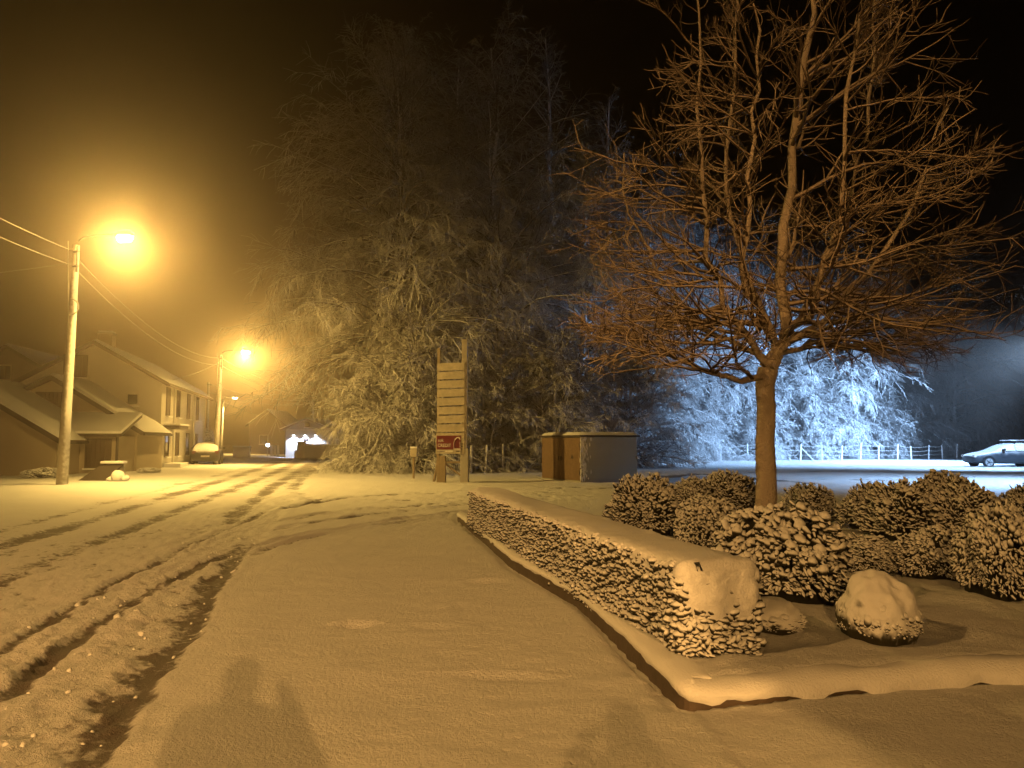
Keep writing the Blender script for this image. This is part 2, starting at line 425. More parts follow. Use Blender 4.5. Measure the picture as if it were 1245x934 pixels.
    bedz = bedz * sstep(0, .8, db) + z * (1 - sstep(0, .8, db))
    z = np.where(bed, bedz, z - (1 - sstep(.95, 1.35, X)) * .06 * np.exp(-(dk / (.10 + .05 * fbm(X, Y, .3, octv=2, seed=177))) ** 2))
    sl = np.where(bed, 0, sl)
    # front lane, in front of the bed: thin snow
    lane = (~bed) & (X > 1.0) & (Y < 6.2) & (u < 0)
    zl = .02 + low * .5 + fine
    ml = sstep(.7, 1.3, X) * lane
    z = z * (1 - ml) + zl * ml
    # a couple of footprints in the pavement snow
    for px, py, rx, ry, dep in ((436, 767, .12, .07, .03), (640, 662, .10, .10, .02), (590, 715, .16, .09, .018), (525, 770, .18, .08, .012), (600, 830, .25, .07, .012), (350, 650, .2, .15, .02), (560, 745, .1, .1, .012)):
        g = gp(px, py); q = ((X - g.x) / rx) ** 2 + ((Y - g.y) / ry) ** 2
        dep *= 1.7
        z = z - dep * np.exp(-q) + dep * .5 * np.exp(-((np.sqrt(q) - 1.7) / .5) ** 2) * (Y > g.y - .0)
    # verge outside the road: soft drift, grows under the wood and at the houses
    far = sstep(40, 160, Y)
    z = z * (1 - far * .7)
    z += sstep(ROAD_W + .3, ROAD_W + 2.5, u) * .03
    return z, np.clip(sl, 0, 1), reg
def axis(lo, hi, flo, fhi, d0, grow):
    a = list(np.arange(flo, fhi, d0)); x = fhi; r = []
    while x < hi: r.append(x); x += d0 + grow * (x - fhi)
    r.append(hi); x = flo; l = []
    while x > lo: x -= d0 + grow * (flo - x); l.append(x)
    return np.array(sorted(set(np.round(l + a + r, 5))))
gx = axis(-260, 260, -6.2, 4.6, .032, .029); gy = axis(-60, 420, 2.9, 8.2, .028, .027)
GX, GY = np.meshgrid(gx, gy)
GZ, GS, GR = ground_fields(GX, GY)
def height(x, y):
    i = int(np.clip(np.searchsorted(gx, x), 1, len(gx) - 1)); j = int(np.clip(np.searchsorted(gy, y), 1, len(gy) - 1))
    return float(min(GZ[j, i], GZ[j - 1, i], GZ[j, i - 1], GZ[j - 1, i - 1]))
def gz(x, y, dz=0.0): return Vector((x, y, height(x, y) + dz))
nX, nY = len(gx), len(gy)
idx = np.arange(nX * nY).reshape(nY, nX)
quads = np.stack([idx[:-1, :-1], idx[:-1, 1:], idx[1:, 1:], idx[1:, :-1]], -1).reshape(-1, 4)
rq = GR[:-1, :-1].reshape(-1)
allv = np.stack([GX, GY, GZ], -1).reshape(-1, 3); alls = GS.reshape(-1)
gyz, gxz = np.gradient(GZ, gy, gx)
nrm = np.stack([-gxz, -gyz, np.ones_like(GZ)], -1).reshape(-1, 3); nrm /= np.linalg.norm(nrm, axis=1)[:, None]
for r, nm in ((0, 'ground'), (1, 'road'), (2, 'pavement'), (3, 'side_road'), (4, 'car_park'), (5, 'planting_bed')):
    q = quads[rq == r]
    used, inv = np.unique(q, return_inverse=True)
    me = np_mesh(nm, allv[used], inv.reshape(-1, 4))
    a = me.attributes.new('slush', 'FLOAT', 'POINT'); a.data.foreach_set('value', alls[used].astype(np.float32))
    me.normals_split_custom_set_from_vertices([tuple(v) for v in nrm[used]])
    o = link(nm, me, M['ground']); o['kind'] = 'structure'

# kerb: bare stone face with a rounded roll of snow on top
def kerb_line(P, seed):
    P = np.asarray(P); seg = np.hypot(*np.diff(P, axis=0).T); L = np.concatenate([[0], np.cumsum(seg)])
    n = int(L[-1] / .05); t = np.linspace(0, L[-1], n)
    x = np.interp(t, L, P[:, 0]); y = np.interp(t, L, P[:, 1])
    for _ in range(6):
        x[1:-1] = (x[:-2] + x[1:-1] * 2 + x[2:]) / 4; y[1:-1] = (y[:-2] + y[1:-1] * 2 + y[2:]) / 4
    tx, ty = np.gradient(x), np.gradient(y); l = np.hypot(tx, ty); tx /= l; ty /= l
    return t, x, y, -ty, tx       # normal: left of travel (into the bed)
def sweep(name, P, prof, mat, parent=None, amp=0.0, seed=0):
    t, x, y, nx, ny = kerb_line(P, seed); n = len(t); m = len(prof)
    v = np.zeros((n, m, 3))
    for k, (o, z) in enumerate(prof):
        w = fbm(t, np.full(n, k * .6), .30, .8, octv=3, seed=seed) * amp
        v[:, k, 0] = x + nx * (o + w * .7); v[:, k, 1] = y + ny * (o + w * .7); v[:, k, 2] = z + w * .45 * (z > .05)
    i = np.arange(n * m).reshape(n, m)
    f = np.stack([i[:-1, :-1], i[1:, :-1], i[1:, 1:], i[:-1, 1:]], -1).reshape(-1, 4)
    return link(name, np_mesh(name, v.reshape(-1, 3), f, amp > 0), mat, parent)
kb = empty('kerb'); kb['kind'] = 'structure'
KP = np.vstack([KERB, KERB_F[1:]])
corner_t = np.hypot(*np.diff(KERB, axis=0).T).sum()
def kerb_run(name, prof, mat, amp, seed, front_drop=0.0):
    t, x, y, nx, ny = kerb_line(KP, seed); n = len(t); m = len(prof)
    fr = sstep(corner_t - .25, corner_t + .25, t); v = np.zeros((n, m, 3))
    for k, (o, z) in enumerate(prof):
        w = fbm(t, np.full(n, k * .5), .26, .8, octv=4, seed=seed) * amp * (1 + .5 * fr)
        w2 = fbm(t, np.full(n, 3.3), .5, octv=3, seed=seed + 4)
        ov = front_drop * fr * np.clip(.92 + w2 * 1.4, 0, 1.05) * max(0, 1 - k / 2.5) if amp else 0
        v[:, k, 0] = x + nx * (o + w * .7 - ov * .6); v[:, k, 1] = y + ny * (o + w * .7 - ov * .6)
        v[:, k, 2] = z + (w * .5 if amp else 0) - ov - (.012 + (.022 * (k > 1) if amp else .02)) * fr
    i = np.arange(n * m).reshape(n, m)
    f = np.stack([i[:-1, :-1], i[1:, :-1], i[1:, 1:], i[:-1, 1:]], -1).reshape(-1, 4)
    return link(name, np_mesh(name, v.reshape(-1, 3), f, amp > 0), mat, kb)
kerb_run('kerb_stone', [(0, -.05), (0, .118), (.16, .118), (.16, -.02)], M['kerb'], 0, 3)
kerb_run('snow_roll', [(.01, .098), (-.018, .118), (-.014, .145), (.02, .165), (.08, .172), (.15, .168), (.22, .150), (.36, .05)], M['snow'], .030, 5, .095)
# ------------------------------------------------------------------ blobs and bushes
def ico(sub):
    bm = bmesh.new(); bmesh.ops.create_icosphere(bm, subdivisions=sub, radius=1.0)
    v = np.array([p.co[:] for p in bm.verts]); f = np.array([[q.index for q in g.verts] for g in bm.faces]); bm.free()
    return v, f
ICO1, ICO2 = ico(1), ico(2)
def blobs(C, D, Lg, W, rng, base=ICO1, jit=.18):
    """ellipsoid lumps at C along D, length Lg, width W"""
    bv, bf = base; n = len(C); k = len(bv)
    D = D / np.linalg.norm(D, axis=1)[:, None]
    r = rng.normal(size=(n, 3)); U = np.cross(D, r); U /= np.linalg.norm(U, axis=1)[:, None]; V = np.cross(D, U)
    s = 1 + rng.normal(size=(n, k)) * jit
    v = (bv[None, :, 0, None] * U[:, None] * W[:, None, None] + bv[None, :, 1, None] * V[:, None] * W[:, None, None] + bv[None, :, 2, None] * D[:, None] * Lg[:, None, None]) * s[..., None] + C[:, None]
    f = bf[None] + (np.arange(n) * k)[:, None, None]
    return v.reshape(-1, 3), f.reshape(-1, 3)
def bush_mesh(seed, n, style):
    """unit bush: radius 1 in plan, height about 1.4; lumps radiating outwards"""
    rng = np.random.default_rng(seed)
    th = rng.uniform(0, 2 * np.pi, n); cz = rng.uniform(-.25, 1, n)
    d = np.stack([np.sqrt(1 - cz ** 2) * np.cos(th), np.sqrt(1 - cz ** 2) * np.sin(th), cz], -1)
    bump = 1 + .17 * np.sin(th * 3 + seed) * np.sqrt(1 - cz ** 2) + .12 * np.sin(th * 5 + cz * 6 + seed * 2)
    if style == 'spiky':
        r = rng.uniform(.80, 1.0, n) + (rng.random(n) < .06) * .06; ln = rng.uniform(.045, .11, n); w = rng.uniform(.020, .040, n) + (rng.random(n) < .10) * (cz > .15) * rng.uniform(.02, .06, n)
        dd = d + rng.normal(size=(n, 3)) * .55 + np.array([0, 0, .3])
    elif style == 'chunky':
        r = rng.uniform(.78, .98, n); ln = rng.uniform(.035, .10, n); up_ = sstep(-.05, .45, cz + rng.normal(size=n) * .15); w = rng.uniform(.016, .028, n) * (1 - up_) + (rng.uniform(.020, .050, n) + (rng.random(n) < .14) * rng.uniform(.03, .075, n)) * up_
        dd = d * np.array([1, 1, .2]) + rng.normal(size=(n, 3)) * .6 + np.array([0, 0, -.45])
    elif style == 'mound':
        r = rng.uniform(.88, .94, n); up_ = sstep(-.05, .3, cz + rng.normal(size=n) * .1); ln = rng.uniform(.025, .06, n) * (1 - up_) + rng.uniform(.10, .26, n) * up_; w = ln * rng.uniform(.75, 1.0, n); r = r - .11 * up_
        dd = rng.normal(size=(n, 3)) * .5 + np.array([0, 0, -.2])
    if style == 'mound': bump = 1 + .05 * np.sin(th * 3 + seed) * np.sqrt(1 - cz ** 2)
    C = d * (r * bump)[:, None]; C[:, 2] = C[:, 2] * .92 + .42
    k = C[:, 2] > -.02; C, dd, ln, w = C[k], dd[k], ln[k], w[k]
    if style == 'mound':
        q_ = (C[:, 2] < .46 + rng.normal(size=len(C)) * .15); C, dd, ln, w = C[q_], dd[q_], ln[q_] * .7, w[q_] * .6
    v, f = blobs(C, dd, ln, w, rng, ICO2 if style == 'mound' else ICO1, .05 if style == 'mound' else .12)
    me = np_mesh('bush_foliage', v, f); me.materials.append(M['bush'])
    # inner shade body
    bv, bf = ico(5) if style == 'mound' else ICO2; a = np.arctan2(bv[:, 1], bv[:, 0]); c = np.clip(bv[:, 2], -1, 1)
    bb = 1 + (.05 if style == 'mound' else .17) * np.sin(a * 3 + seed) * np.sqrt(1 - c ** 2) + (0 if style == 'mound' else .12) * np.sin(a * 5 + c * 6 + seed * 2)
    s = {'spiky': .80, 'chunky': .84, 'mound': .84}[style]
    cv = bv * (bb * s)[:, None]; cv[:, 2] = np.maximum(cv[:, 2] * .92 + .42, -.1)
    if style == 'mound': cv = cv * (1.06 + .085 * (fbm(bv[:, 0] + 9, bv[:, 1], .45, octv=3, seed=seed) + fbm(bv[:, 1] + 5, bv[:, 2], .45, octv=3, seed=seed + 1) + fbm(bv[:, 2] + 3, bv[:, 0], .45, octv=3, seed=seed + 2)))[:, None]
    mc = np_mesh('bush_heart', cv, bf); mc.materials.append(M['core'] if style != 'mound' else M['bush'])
    return me, mc
BUSH = {'spiky': [bush_mesh(s, 2300, 'spiky') for s in (1, 2, 3)], 'chunky': [bush_mesh(s, 3000, 'chunky') for s in (4, 5, 6)], 'mound': [bush_mesh(s, 1300, 'mound') for s in (7, 8)]}
# (px centre, py base, half width px, py top, depth, style, variant, label)
BUSHES = [
    (785, 650, 47, 577, 11.2, 'spiky', 0, 'spiky snow-covered shrub directly behind the hedge, left of all the shrubs'),
    (842, 640, 24, 580, 13.6, 'spiky', 1, 'small spiky shrub between the leftmost shrub and the low rounded one by the trunk'),
    (882, 640, 40, 573, 13.9, 'spiky', 2, 'low rounded shrub just left of the tree trunk'),
    (860, 700, 44, 602, 9.0, 'chunky', 0, 'lumpy snow-laden shrub touching the left flank of the biggest round shrub'),
    (955, 765, 84, 612, 6.7, 'chunky', 1, 'biggest round shrub with heavy snow clumps, in front of the trunk'),
    (985, 645, 32, 588, 12.6, 'spiky', 0, 'small dome-shaped shrub just right of the tree trunk'),
    (1052, 715, 46, 650, 8.2, 'chunky', 2, 'low snowy shrub tucked behind the smooth snow mound'),
    (1069, 786, 54, 690, 5.5, 'mound', 0, 'mound-like shrub almost buried in smooth snow, dark twigs at its foot'),
    (936, 806, 50, 726, 5.7, 'mound', 1, 'low smooth snow-buried shrub beside the near end of the hedge'),
    (1062, 660, 36, 587, 11.6, 'spiky', 1, 'grey-brown shrub at the left end of the big shrub group on the right'),
    (1105, 668, 55, 584, 10.6, 'spiky', 2, 'broad spiky shrub in the middle of the right-hand group'),
    (1150, 652, 45, 573, 11.8, 'spiky', 0, 'tallest shrub of the right-hand group, standing against the pale car park'),
    (1175, 668, 52, 590, 10.2, 'spiky', 1, 'spiky shrub at the right of the group, below the parked car'),
    (1140, 715, 45, 640, 7.9, 'chunky', 0, 'compact lumpy shrub below the middle of the right-hand group'),
    (1222, 752, 52, 612, 6.9, 'chunky', 2, 'large dark-bodied shrub at the right edge with snow on its top'),
    (1252, 655, 32, 588, 11.0, 'spiky', 2, 'shrub cut off by the right edge behind the large dark one'),
]
for px, pb, hw, pt, Y, st, vi, lab in BUSHES:
    p = at(px, pb, Y); r = hw * Y / F; top = at(px, pt, Y).z
    base = height(p.x, Y) - .04
    me, mc = BUSH[st][vi]
    e = empty('snowy_shrub', (p.x, Y, base), random.Random(px).uniform(0, 6.28)); tag(e, lab, 'shrub', 'snow-covered shrubs in the planting bed')
    h = max(.25, top - base)
    for nm, m_ in (('foliage', me), ('inner_body', mc)):
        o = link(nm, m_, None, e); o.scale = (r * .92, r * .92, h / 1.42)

# ------------------------------------------------------------------ clipped hedge
def hedge():
    rng = np.random.default_rng(11)
    A = gp(827, 800, .13).xy; B = gp(571, 641, .10).xy          # left foot, near and far
    ax = (B - A); Lh = ax.length; ax.normalize(); nr = Vector((ax.y, -ax.x))   # to the right
    W_, Hh, z0 = .56, .60, .10
    e = empty('clipped_hedge', (A.x, A.y, z0), math.atan2(ax.y, ax.x))
    tag(e, 'long low clipped hedge capped with thick snow beside the kerb', 'hedge')
    # local: x along the hedge away from the camera, y left(+)/right(-); body y in [-W,0]
    mb = MB(); mb.box(.05, Lh - .05, -W_ + .05, -.05, -.06, Hh - .12); mb.build('inner_body', M['core'], e)  # solid dark box standing in for the shade within the hedge
    # foliage lumps on left face, near end and far end
    n = 7800
    x = rng.uniform(0, Lh, n); z = rng.uniform(-.02, Hh - .0, n) ; y = np.full(n, 0.0) + rng.normal(size=n) * .014 - .005
    bulge = fbm(x, z * 3, .5, octv=2, seed=5) * .03; y += bulge
    C = np.stack([x, y, z], -1); D = np.stack([rng.normal(size=n) * .5, np.full(n, .6), rng.normal(size=n) * .5 - .1], -1)
    sz = rng.uniform(.012, .024, n) * (1.25 - .25 * np.clip(x / 4, 0, 1))
    v, f = blobs(C, D, sz * rng.uniform(1.2, 1.9, n), sz, rng, ICO1, .15)
    o = link('foliage', np_mesh('hedge_foliage', v, f), M['hedge'], e); o['kind'] = 'stuff'
    # near end: bigger snow cakes merging upwards
    n = 620
    y = rng.uniform(-W_, 0, n); z = rng.uniform(-.02, Hh - .06, n); x = rng.normal(size=n) * .012 - .01
    big = .022 + .05 * np.clip(z / Hh, 0, 1) ** 1.2
    C = np.stack([x + big * .5, y, z], -1); D = np.stack([np.full(n, -.1), rng.normal(size=n), rng.normal(size=n) * .7], -1)
    v, f = blobs(C, D, big * rng.uniform(.9, 1.5, n), big * .62, rng, ICO1, .14)
    o = link('end_snow', np_mesh('hedge_end_snow', v, f), M['bush'], e); o['kind'] = 'stuff'
    n = 900
    x = rng.uniform(0, Lh, n); z = rng.uniform(0, Hh - .08, n); y = -W_ + rng.normal(size=n) * .02
    sz = rng.uniform(.02, .035, n)
    v, f = blobs(np.stack([x, y, z], -1), rng.normal(size=(n, 3)), sz * 1.5, sz, rng)
    o = link('foliage', np_mesh('hedge_back', v, f), M['hedge'], e); o['kind'] = 'stuff'
    # snow cap: rounded section swept along the hedge
    xs = np.linspace(-.035, Lh + .03, 260); m = 30
    th = np.linspace(-.18 * np.pi, 1.18 * np.pi, m)
    V = np.zeros((len(xs), m, 3))
    for i, xx in enumerate(xs):
        sh = 1.0
        q = min(xx + .035, Lh + .03 - xx); rnd = math.sqrt(max(0, 1 - max(0, 1 - q / .07) ** 2)) if q < .07 else 1
        cc, ss = np.cos(th), np.sin(th)
        yy = -W_ / 2 + np.sign(cc) * np.abs(cc) ** .55 * (W_ / 2 + .012) * (.82 + .18 * rnd)
        zz = Hh - .055 + np.sign(ss) * np.abs(ss) ** .62 * .098 * (rnd * .85 + .15)
        V[i, :, 0] = xx; V[i, :, 1] = yy; V[i, :, 2] = zz
    w = fbm(V[..., 0], V[..., 1] + V[..., 2], .7, .25, octv=4, seed=7)
    V[..., 2] += w * .032 + fbm(V[..., 0], V[..., 1], .12, .10, octv=3, seed=18) * .012; V[..., 1] += fbm(V[..., 0], V[..., 2] * 2, .12, .2, octv=4, seed=8) * .032
    i = np.arange(V.shape[0] * m).reshape(V.shape[0], m)
    f = np.stack([i[:-1, :-1], i[1:, :-1], i[1:, 1:], i[:-1, 1:]], -1).reshape(-1, 4)
    verts = V.reshape(-1, 3)
    me = np_mesh('snow_cap', verts, f)
    bm = bmesh.new(); bm.from_mesh(me); bmesh.ops.contextual_create(bm, geom=[v_ for v_ in bm.verts if v_.index < m])
    bm.verts.ensure_lookup_table()
    bm.faces.new([bm.verts[k] for k in range(m)]) if False else None
    bmesh.ops.recalc_face_normals(bm, faces=bm.faces); bm.to_mesh(me); bm.free()
    link('snow_cap', me, M['snow'], e)
    # plastered snow on upper part of the near end
    mb = MB()
    g = 34
    vv, ff = [], []
    for a in range(g + 1):
        for b in range(g + 1):
            y_ = -W_ + W_ * a / g; z_ = Hh * .30 + (Hh * .66) * b / g
            nz = 1.5 * float(fbm(np.array([y_]), np.array([z_]), .09, octv=4, seed=13)[0])
            d = .045 * min(1, b / (g * .55)) + nz * .016 - .03 * (1 - min(1, b / (g * .35)))
            ed = min(a, g - a) / g; d -= .05 * max(0, 1 - ed / .12) ** 2
            vv.append((-d, y_, z_))
    for a in range(g):
        for b in range(g):
            k = a * (g + 1) + b; ff.append((k, k + 1, k + g + 2, k + g + 1))
    mb.add(vv, ff); mb.build('end_snow', M['snow'], e, smooth=True)
hedge()

# ------------------------------------------------------------------ branching
def tubes(P, R, S):
    N, K, _ = P.shape
    T = np.gradient(P, axis=1); T /= np.linalg.norm(T, axis=2)[..., None] + 1e-9
    ref = np.zeros_like(T); ref[..., 2] = 1; k = np.abs(T[..., 2]) > .93; ref[k] = (1, 0, 0)
    U = np.cross(T, ref); U /= np.linalg.norm(U, axis=2)[..., None] + 1e-9; V = np.cross(U, T)
    a = np.arange(S) * 2 * np.pi / S
    v = P[:, :, None] + (U[:, :, None] * np.cos(a)[:, None] + V[:, :, None] * np.sin(a)[:, None]) * R[:, :, None, None]
    i = np.arange(N * K * S).reshape(N, K, S); j = np.roll(i, -1, axis=2)
    f = np.stack([i[:, :-1], j[:, :-1], j[:, 1:], i[:, 1:]], -1).reshape(-1, 4)
    return v.reshape(-1, 3), f
def join_tubes(lst):
    vs, fs, o = [], [], 0
    for P, R, S in lst:
        v, f = tubes(P, R, S); vs.append(v); fs.append(f + o); o += len(v)
    return np.concatenate(vs), np.concatenate(fs)
def grow(rng, P0, D0, L, K, r0, r1, curve, wob):
    """polylines from P0 in direction D0 with bend 'curve' (n,3) added along the way"""
    n = len(P0); P = np.zeros((n, K, 3)); P[:, 0] = P0; d = D0 / np.linalg.norm(D0, axis=1)[:, None]
    st = (L / (K - 1))[:, None]
    for i in range(1, K):
        d = d + curve / (K - 1) + rng.normal(size=(n, 3)) * wob
        d /= np.linalg.norm(d, axis=1)[:, None]
        P[:, i] = P[:, i - 1] + d * st
    t = np.linspace(0, 1, K)[None]
    return P, r0[:, None] * (1 - t) + r1[:, None] * t
def spawn(rng, P, R, m, t0, t1, ang, lfun, K, rs, curve, wob, flat=0.0, rmin=.004):
    N, K0, _ = P.shape
    t = np.sort(rng.uniform(t0, t1, (N, m)), axis=1)
    q = t * (K0 - 1); i = np.minimum(q.astype(int), K0 - 2); fr = (q - i)[..., None]
    n_ = np.arange(N)[:, None]
    p = P[n_, i] * (1 - fr) + P[n_, i + 1] * fr
    T = P[n_, i + 1] - P[n_, i]; T /= np.linalg.norm(T, axis=2)[..., None] + 1e-9
    r = R[n_, i] * (1 - fr[..., 0]) + R[n_, i + 1] * fr[..., 0]
    g = rng.normal(size=p.shape); g[..., 2] *= (1 - flat)
    pr = g - (g * T).sum(-1, keepdims=True) * T; pr /= np.linalg.norm(pr, axis=2)[..., None] + 1e-9
    a = rng.normal(ang, .18, (N, m))[..., None]
    D = np.cos(a) * T + np.sin(a) * pr
    plen = np.linalg.norm(np.diff(P, axis=1), axis=2).sum(1)[:, None]
    L = lfun(plen, t) * rng.uniform(.65, 1.25, (N, m))
    n = N * m
    r0 = np.maximum(r * rs, rmin).reshape(-1); r1 = np.maximum(r0 * .35, rmin * .55)
    return grow(rng, p.reshape(n, 3), D.reshape(n, 3), L.reshape(n), K, r0, r1, np.broadcast_to(np.array(curve, float), (n, 3)), wob)

# ------------------------------------------------------------------ the bare tree in the bed
def bare_tree():
    rng = np.random.default_rng(42); Y = 12.0
    b = at(931, 640, Y); e = empty('bare_tree', (b.x, Y, height(b.x, Y) - .02)); ez = e.location.z
    tag(e, 'bare broadleaf tree rising from the planting bed, every branch rimed with snow', 'tree')
    def loc(px, py, dy=0.0): p = at(px, py, Y + dy); return (p.x - b.x, dy, p.z - ez)
    # trunk
    tp = np.array([[(0, 0, -.1), (.0, 0, .25)] + [loc(x, y) for x, y in ((932, 585), (930, 540), (932, 500), (930, 468), (934, 448), (945, 428))]], float)
    tr = np.array([[.20, .165, .15, .145, .14, .14, .145, .11]])
    P8 = np.zeros((1, 60, 3)); q = np.linspace(0, tp.shape[1] - 1, 60)
    for c in range(3): P8[0, :, c] = np.interp(q, np.arange(tp.shape[1]), tp[0, :, c])
    R8 = np.interp(q, np.arange(tp.shape[1]), tr[0])[None] + fbm(np.linspace(0, 9, 60), np.zeros(60), 1.0, octv=3, seed=4)[None] * .012
    v, f = tubes(P8, R8, 24)
    _a = np.tile(np.arange(24), 60) / 24 * 6.283; _c = np.repeat(P8[0], 24, 0); _d = fbm(np.cos(_a) * 2.2 + _c[:, 2] * .9, np.sin(_a) * 2.2 + _c[:, 2] * 2.6, .9, octv=4, seed=6)[:, None]
    v = _c + (v - _c) * (1 + .14 * _d)
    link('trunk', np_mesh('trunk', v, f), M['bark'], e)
    # explicit leaders
    raw = [
        ([(940, 438, 0), (958, 400, .0), (948, 330, .1), (960, 230, .0), (975, 110, -.1), (985, -20, 0), (1000, -150, .1)], .10),
        ([(934, 446, 0), (915, 415, -.2), (880, 385, -.3), (862, 320, -.4), (853, 220, -.5), (850, 100, -.3), (846, -40, -.2)], .075),
        ([(938, 440, 0), (970, 405, -.3), (1015, 380, -.5), (1060, 330, -.6), (1100, 262, -.6), (1135, 190, -.5), (1150, 130, -.5)], .06),
        ([(930, 455, 0), (905, 458, -.3), (880, 462, -.5), (850, 448, -.7), (815, 425, -.8), (775, 410, -.9), (740, 395, -.8)], .06),
        ([(944, 432, 0), (975, 415, .3), (1020, 425, .5), (1060, 422, .6), (1100, 400, .8), (1140, 385, .8), (1180, 380, .7)], .05),
        ([(942, 430, 0), (930, 380, .6), (900, 320, 1.1), (880, 230, 1.5), (890, 130, 1.6), (900, 40, 1.6), (905, -60, 1.6)], .06),
        ([(950, 410, 0), (985, 360, .6), (1020, 290, 1.2), (1045, 200, 1.5), (1060, 110, 1.6), (1062, 40, 1.6), (1066, -30, 1.6)], .06),
        ([(946, 420, 0), (920, 390, -.7), (900, 340, -1.3), (905, 250, -1.6), (915, 160, -1.7), (918, 80, -1.6), (920, 0, -1.5)], .055),
        ([(950, 415, 0), (990, 385, -.8), (1010, 330, -1.3), (1020, 240, -1.6), (1030, 140, -1.6), (1040, 60, -1.5), (1045, -10, -1.4)], .055),
        ([(936, 445, 0), (905, 420, .4), (860, 400, .9), (815, 360, 1.2), (780, 300, 1.4), (765, 240, 1.4), (755, 190, 1.4)], .05),
    ]
    K = 15; n = len(raw); P1 = np.zeros((n, K, 3)); R1 = np.zeros((n, K)); t = np.linspace(0, 6, K)
    for i, (pts, r) in enumerate(raw):
        A = np.array([loc(*p) for p in pts])
        for c in range(3): P1[i, :, c] = np.interp(t, np.arange(7), A[:, c])
        for _ in range(2): P1[i, 1:-1] = (P1[i, :-2] + 2 * P1[i, 1:-1] + P1[i, 2:]) / 4
        P1[i, 1:] += rng.normal(size=(K - 1, 3)) * .045
        R1[i] = r * (.75 if i else 1) * np.linspace(1, .10, K) ** .9 + .008
    # long scaffold branches off the leaders, fanning outwards and curving up
    ctr = np.array([.2, 0, 0])
    def scaffold(P, R, m, t0, t1, lf, rs, up, out, K, wob):
        A, B = spawn(rng, P, R, m, t0, t1, 1.0, lf, K, rs, (0, 0, up), wob, flat=.35, rmin=.009)
        return A, B
    N = len(P1); m = 27
    tt = np.sort(rng.uniform(.10, .92, (N, m)), 1); q = tt * (K - 1); i = np.minimum(q.astype(int), K - 2); fr = (q - i)[..., None]
    nn = np.arange(N)[:, None]; p = (P1[nn, i] * (1 - fr) + P1[nn, i + 1] * fr).reshape(-1, 3)
    rr = (R1[nn, i]).reshape(-1)
    out = p - ctr; out[:, 2] = 0; out /= np.linalg.norm(out, axis=1)[:, None] + 1e-6
    az = rng.normal(size=len(p)) * .75
    o2 = np.stack([out[:, 0] * np.cos(az) - out[:, 1] * np.sin(az), out[:, 0] * np.sin(az) + out[:, 1] * np.cos(az), out[:, 2]], -1)
    hz = p[:, 2]
    o2[:, 2] = np.clip((hz - 3.3) * .14, -.02, .9) + rng.normal(size=len(p)) * .15 * sstep(2.3, 4.0, hz) + .12 * (hz < 2.9)
    rad = np.hypot(p[:, 0] - ctr[0], p[:, 1])
    lim = np.interp(hz, [2, 3, 4.5, 6, 8, 10, 12], [2.7, 2.8, 2.9, 2.7, 2.1, 1.4, .9])
    L = np.clip(lim - rad * .70, .6, 2.7) * rng.uniform(.7, 1.12, len(p))
    P2, R2 = grow(rng, p, o2, L, 10, np.clip(rr * .65, .014, .042), np.full(len(p), .007), np.stack([np.zeros(len(p)), np.zeros(len(p)), .12 + rng.normal(size=len(p)) * .25], -1), .11)
    k_ = P2[..., 2].min(1) > 2.3; P2, R2 = P2[k_], R2[k_]
    P3, R3 = spawn(rng, P2, R2, 7, .18, .97, .72, lambda l, t: l * (.5 - .25 * t), 7, .62, (0, 0, .25), .13, flat=.3, rmin=.0075)
    k_ = P3[..., 2].min(1) > 2.25; P3, R3 = P3[k_], R3[k_]
    P4, R4 = spawn(rng, P3, R3, 3, .2, .98, .7, lambda l, t: np.clip(l * .5, .12, .42), 4, .7, (0, 0, .3), .16, rmin=.006)
    P5, R5 = spawn(rng, P1, R1, 10, .2, .98, 1.0, lambda l, t: np.full_like(t, .55), 6, .3, (0, 0, .5), .14, rmin=.007)
    v, f = join_tubes([(P1, R1, 9)])
    v += rng.normal(size=v.shape) * .003
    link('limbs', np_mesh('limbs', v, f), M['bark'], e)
    v, f = join_tubes([(P2, R2, 6), (P3, R3, 5), (P4, R4, 3), (P5, R5, 5)])
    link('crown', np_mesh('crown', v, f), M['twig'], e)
bare_tree()

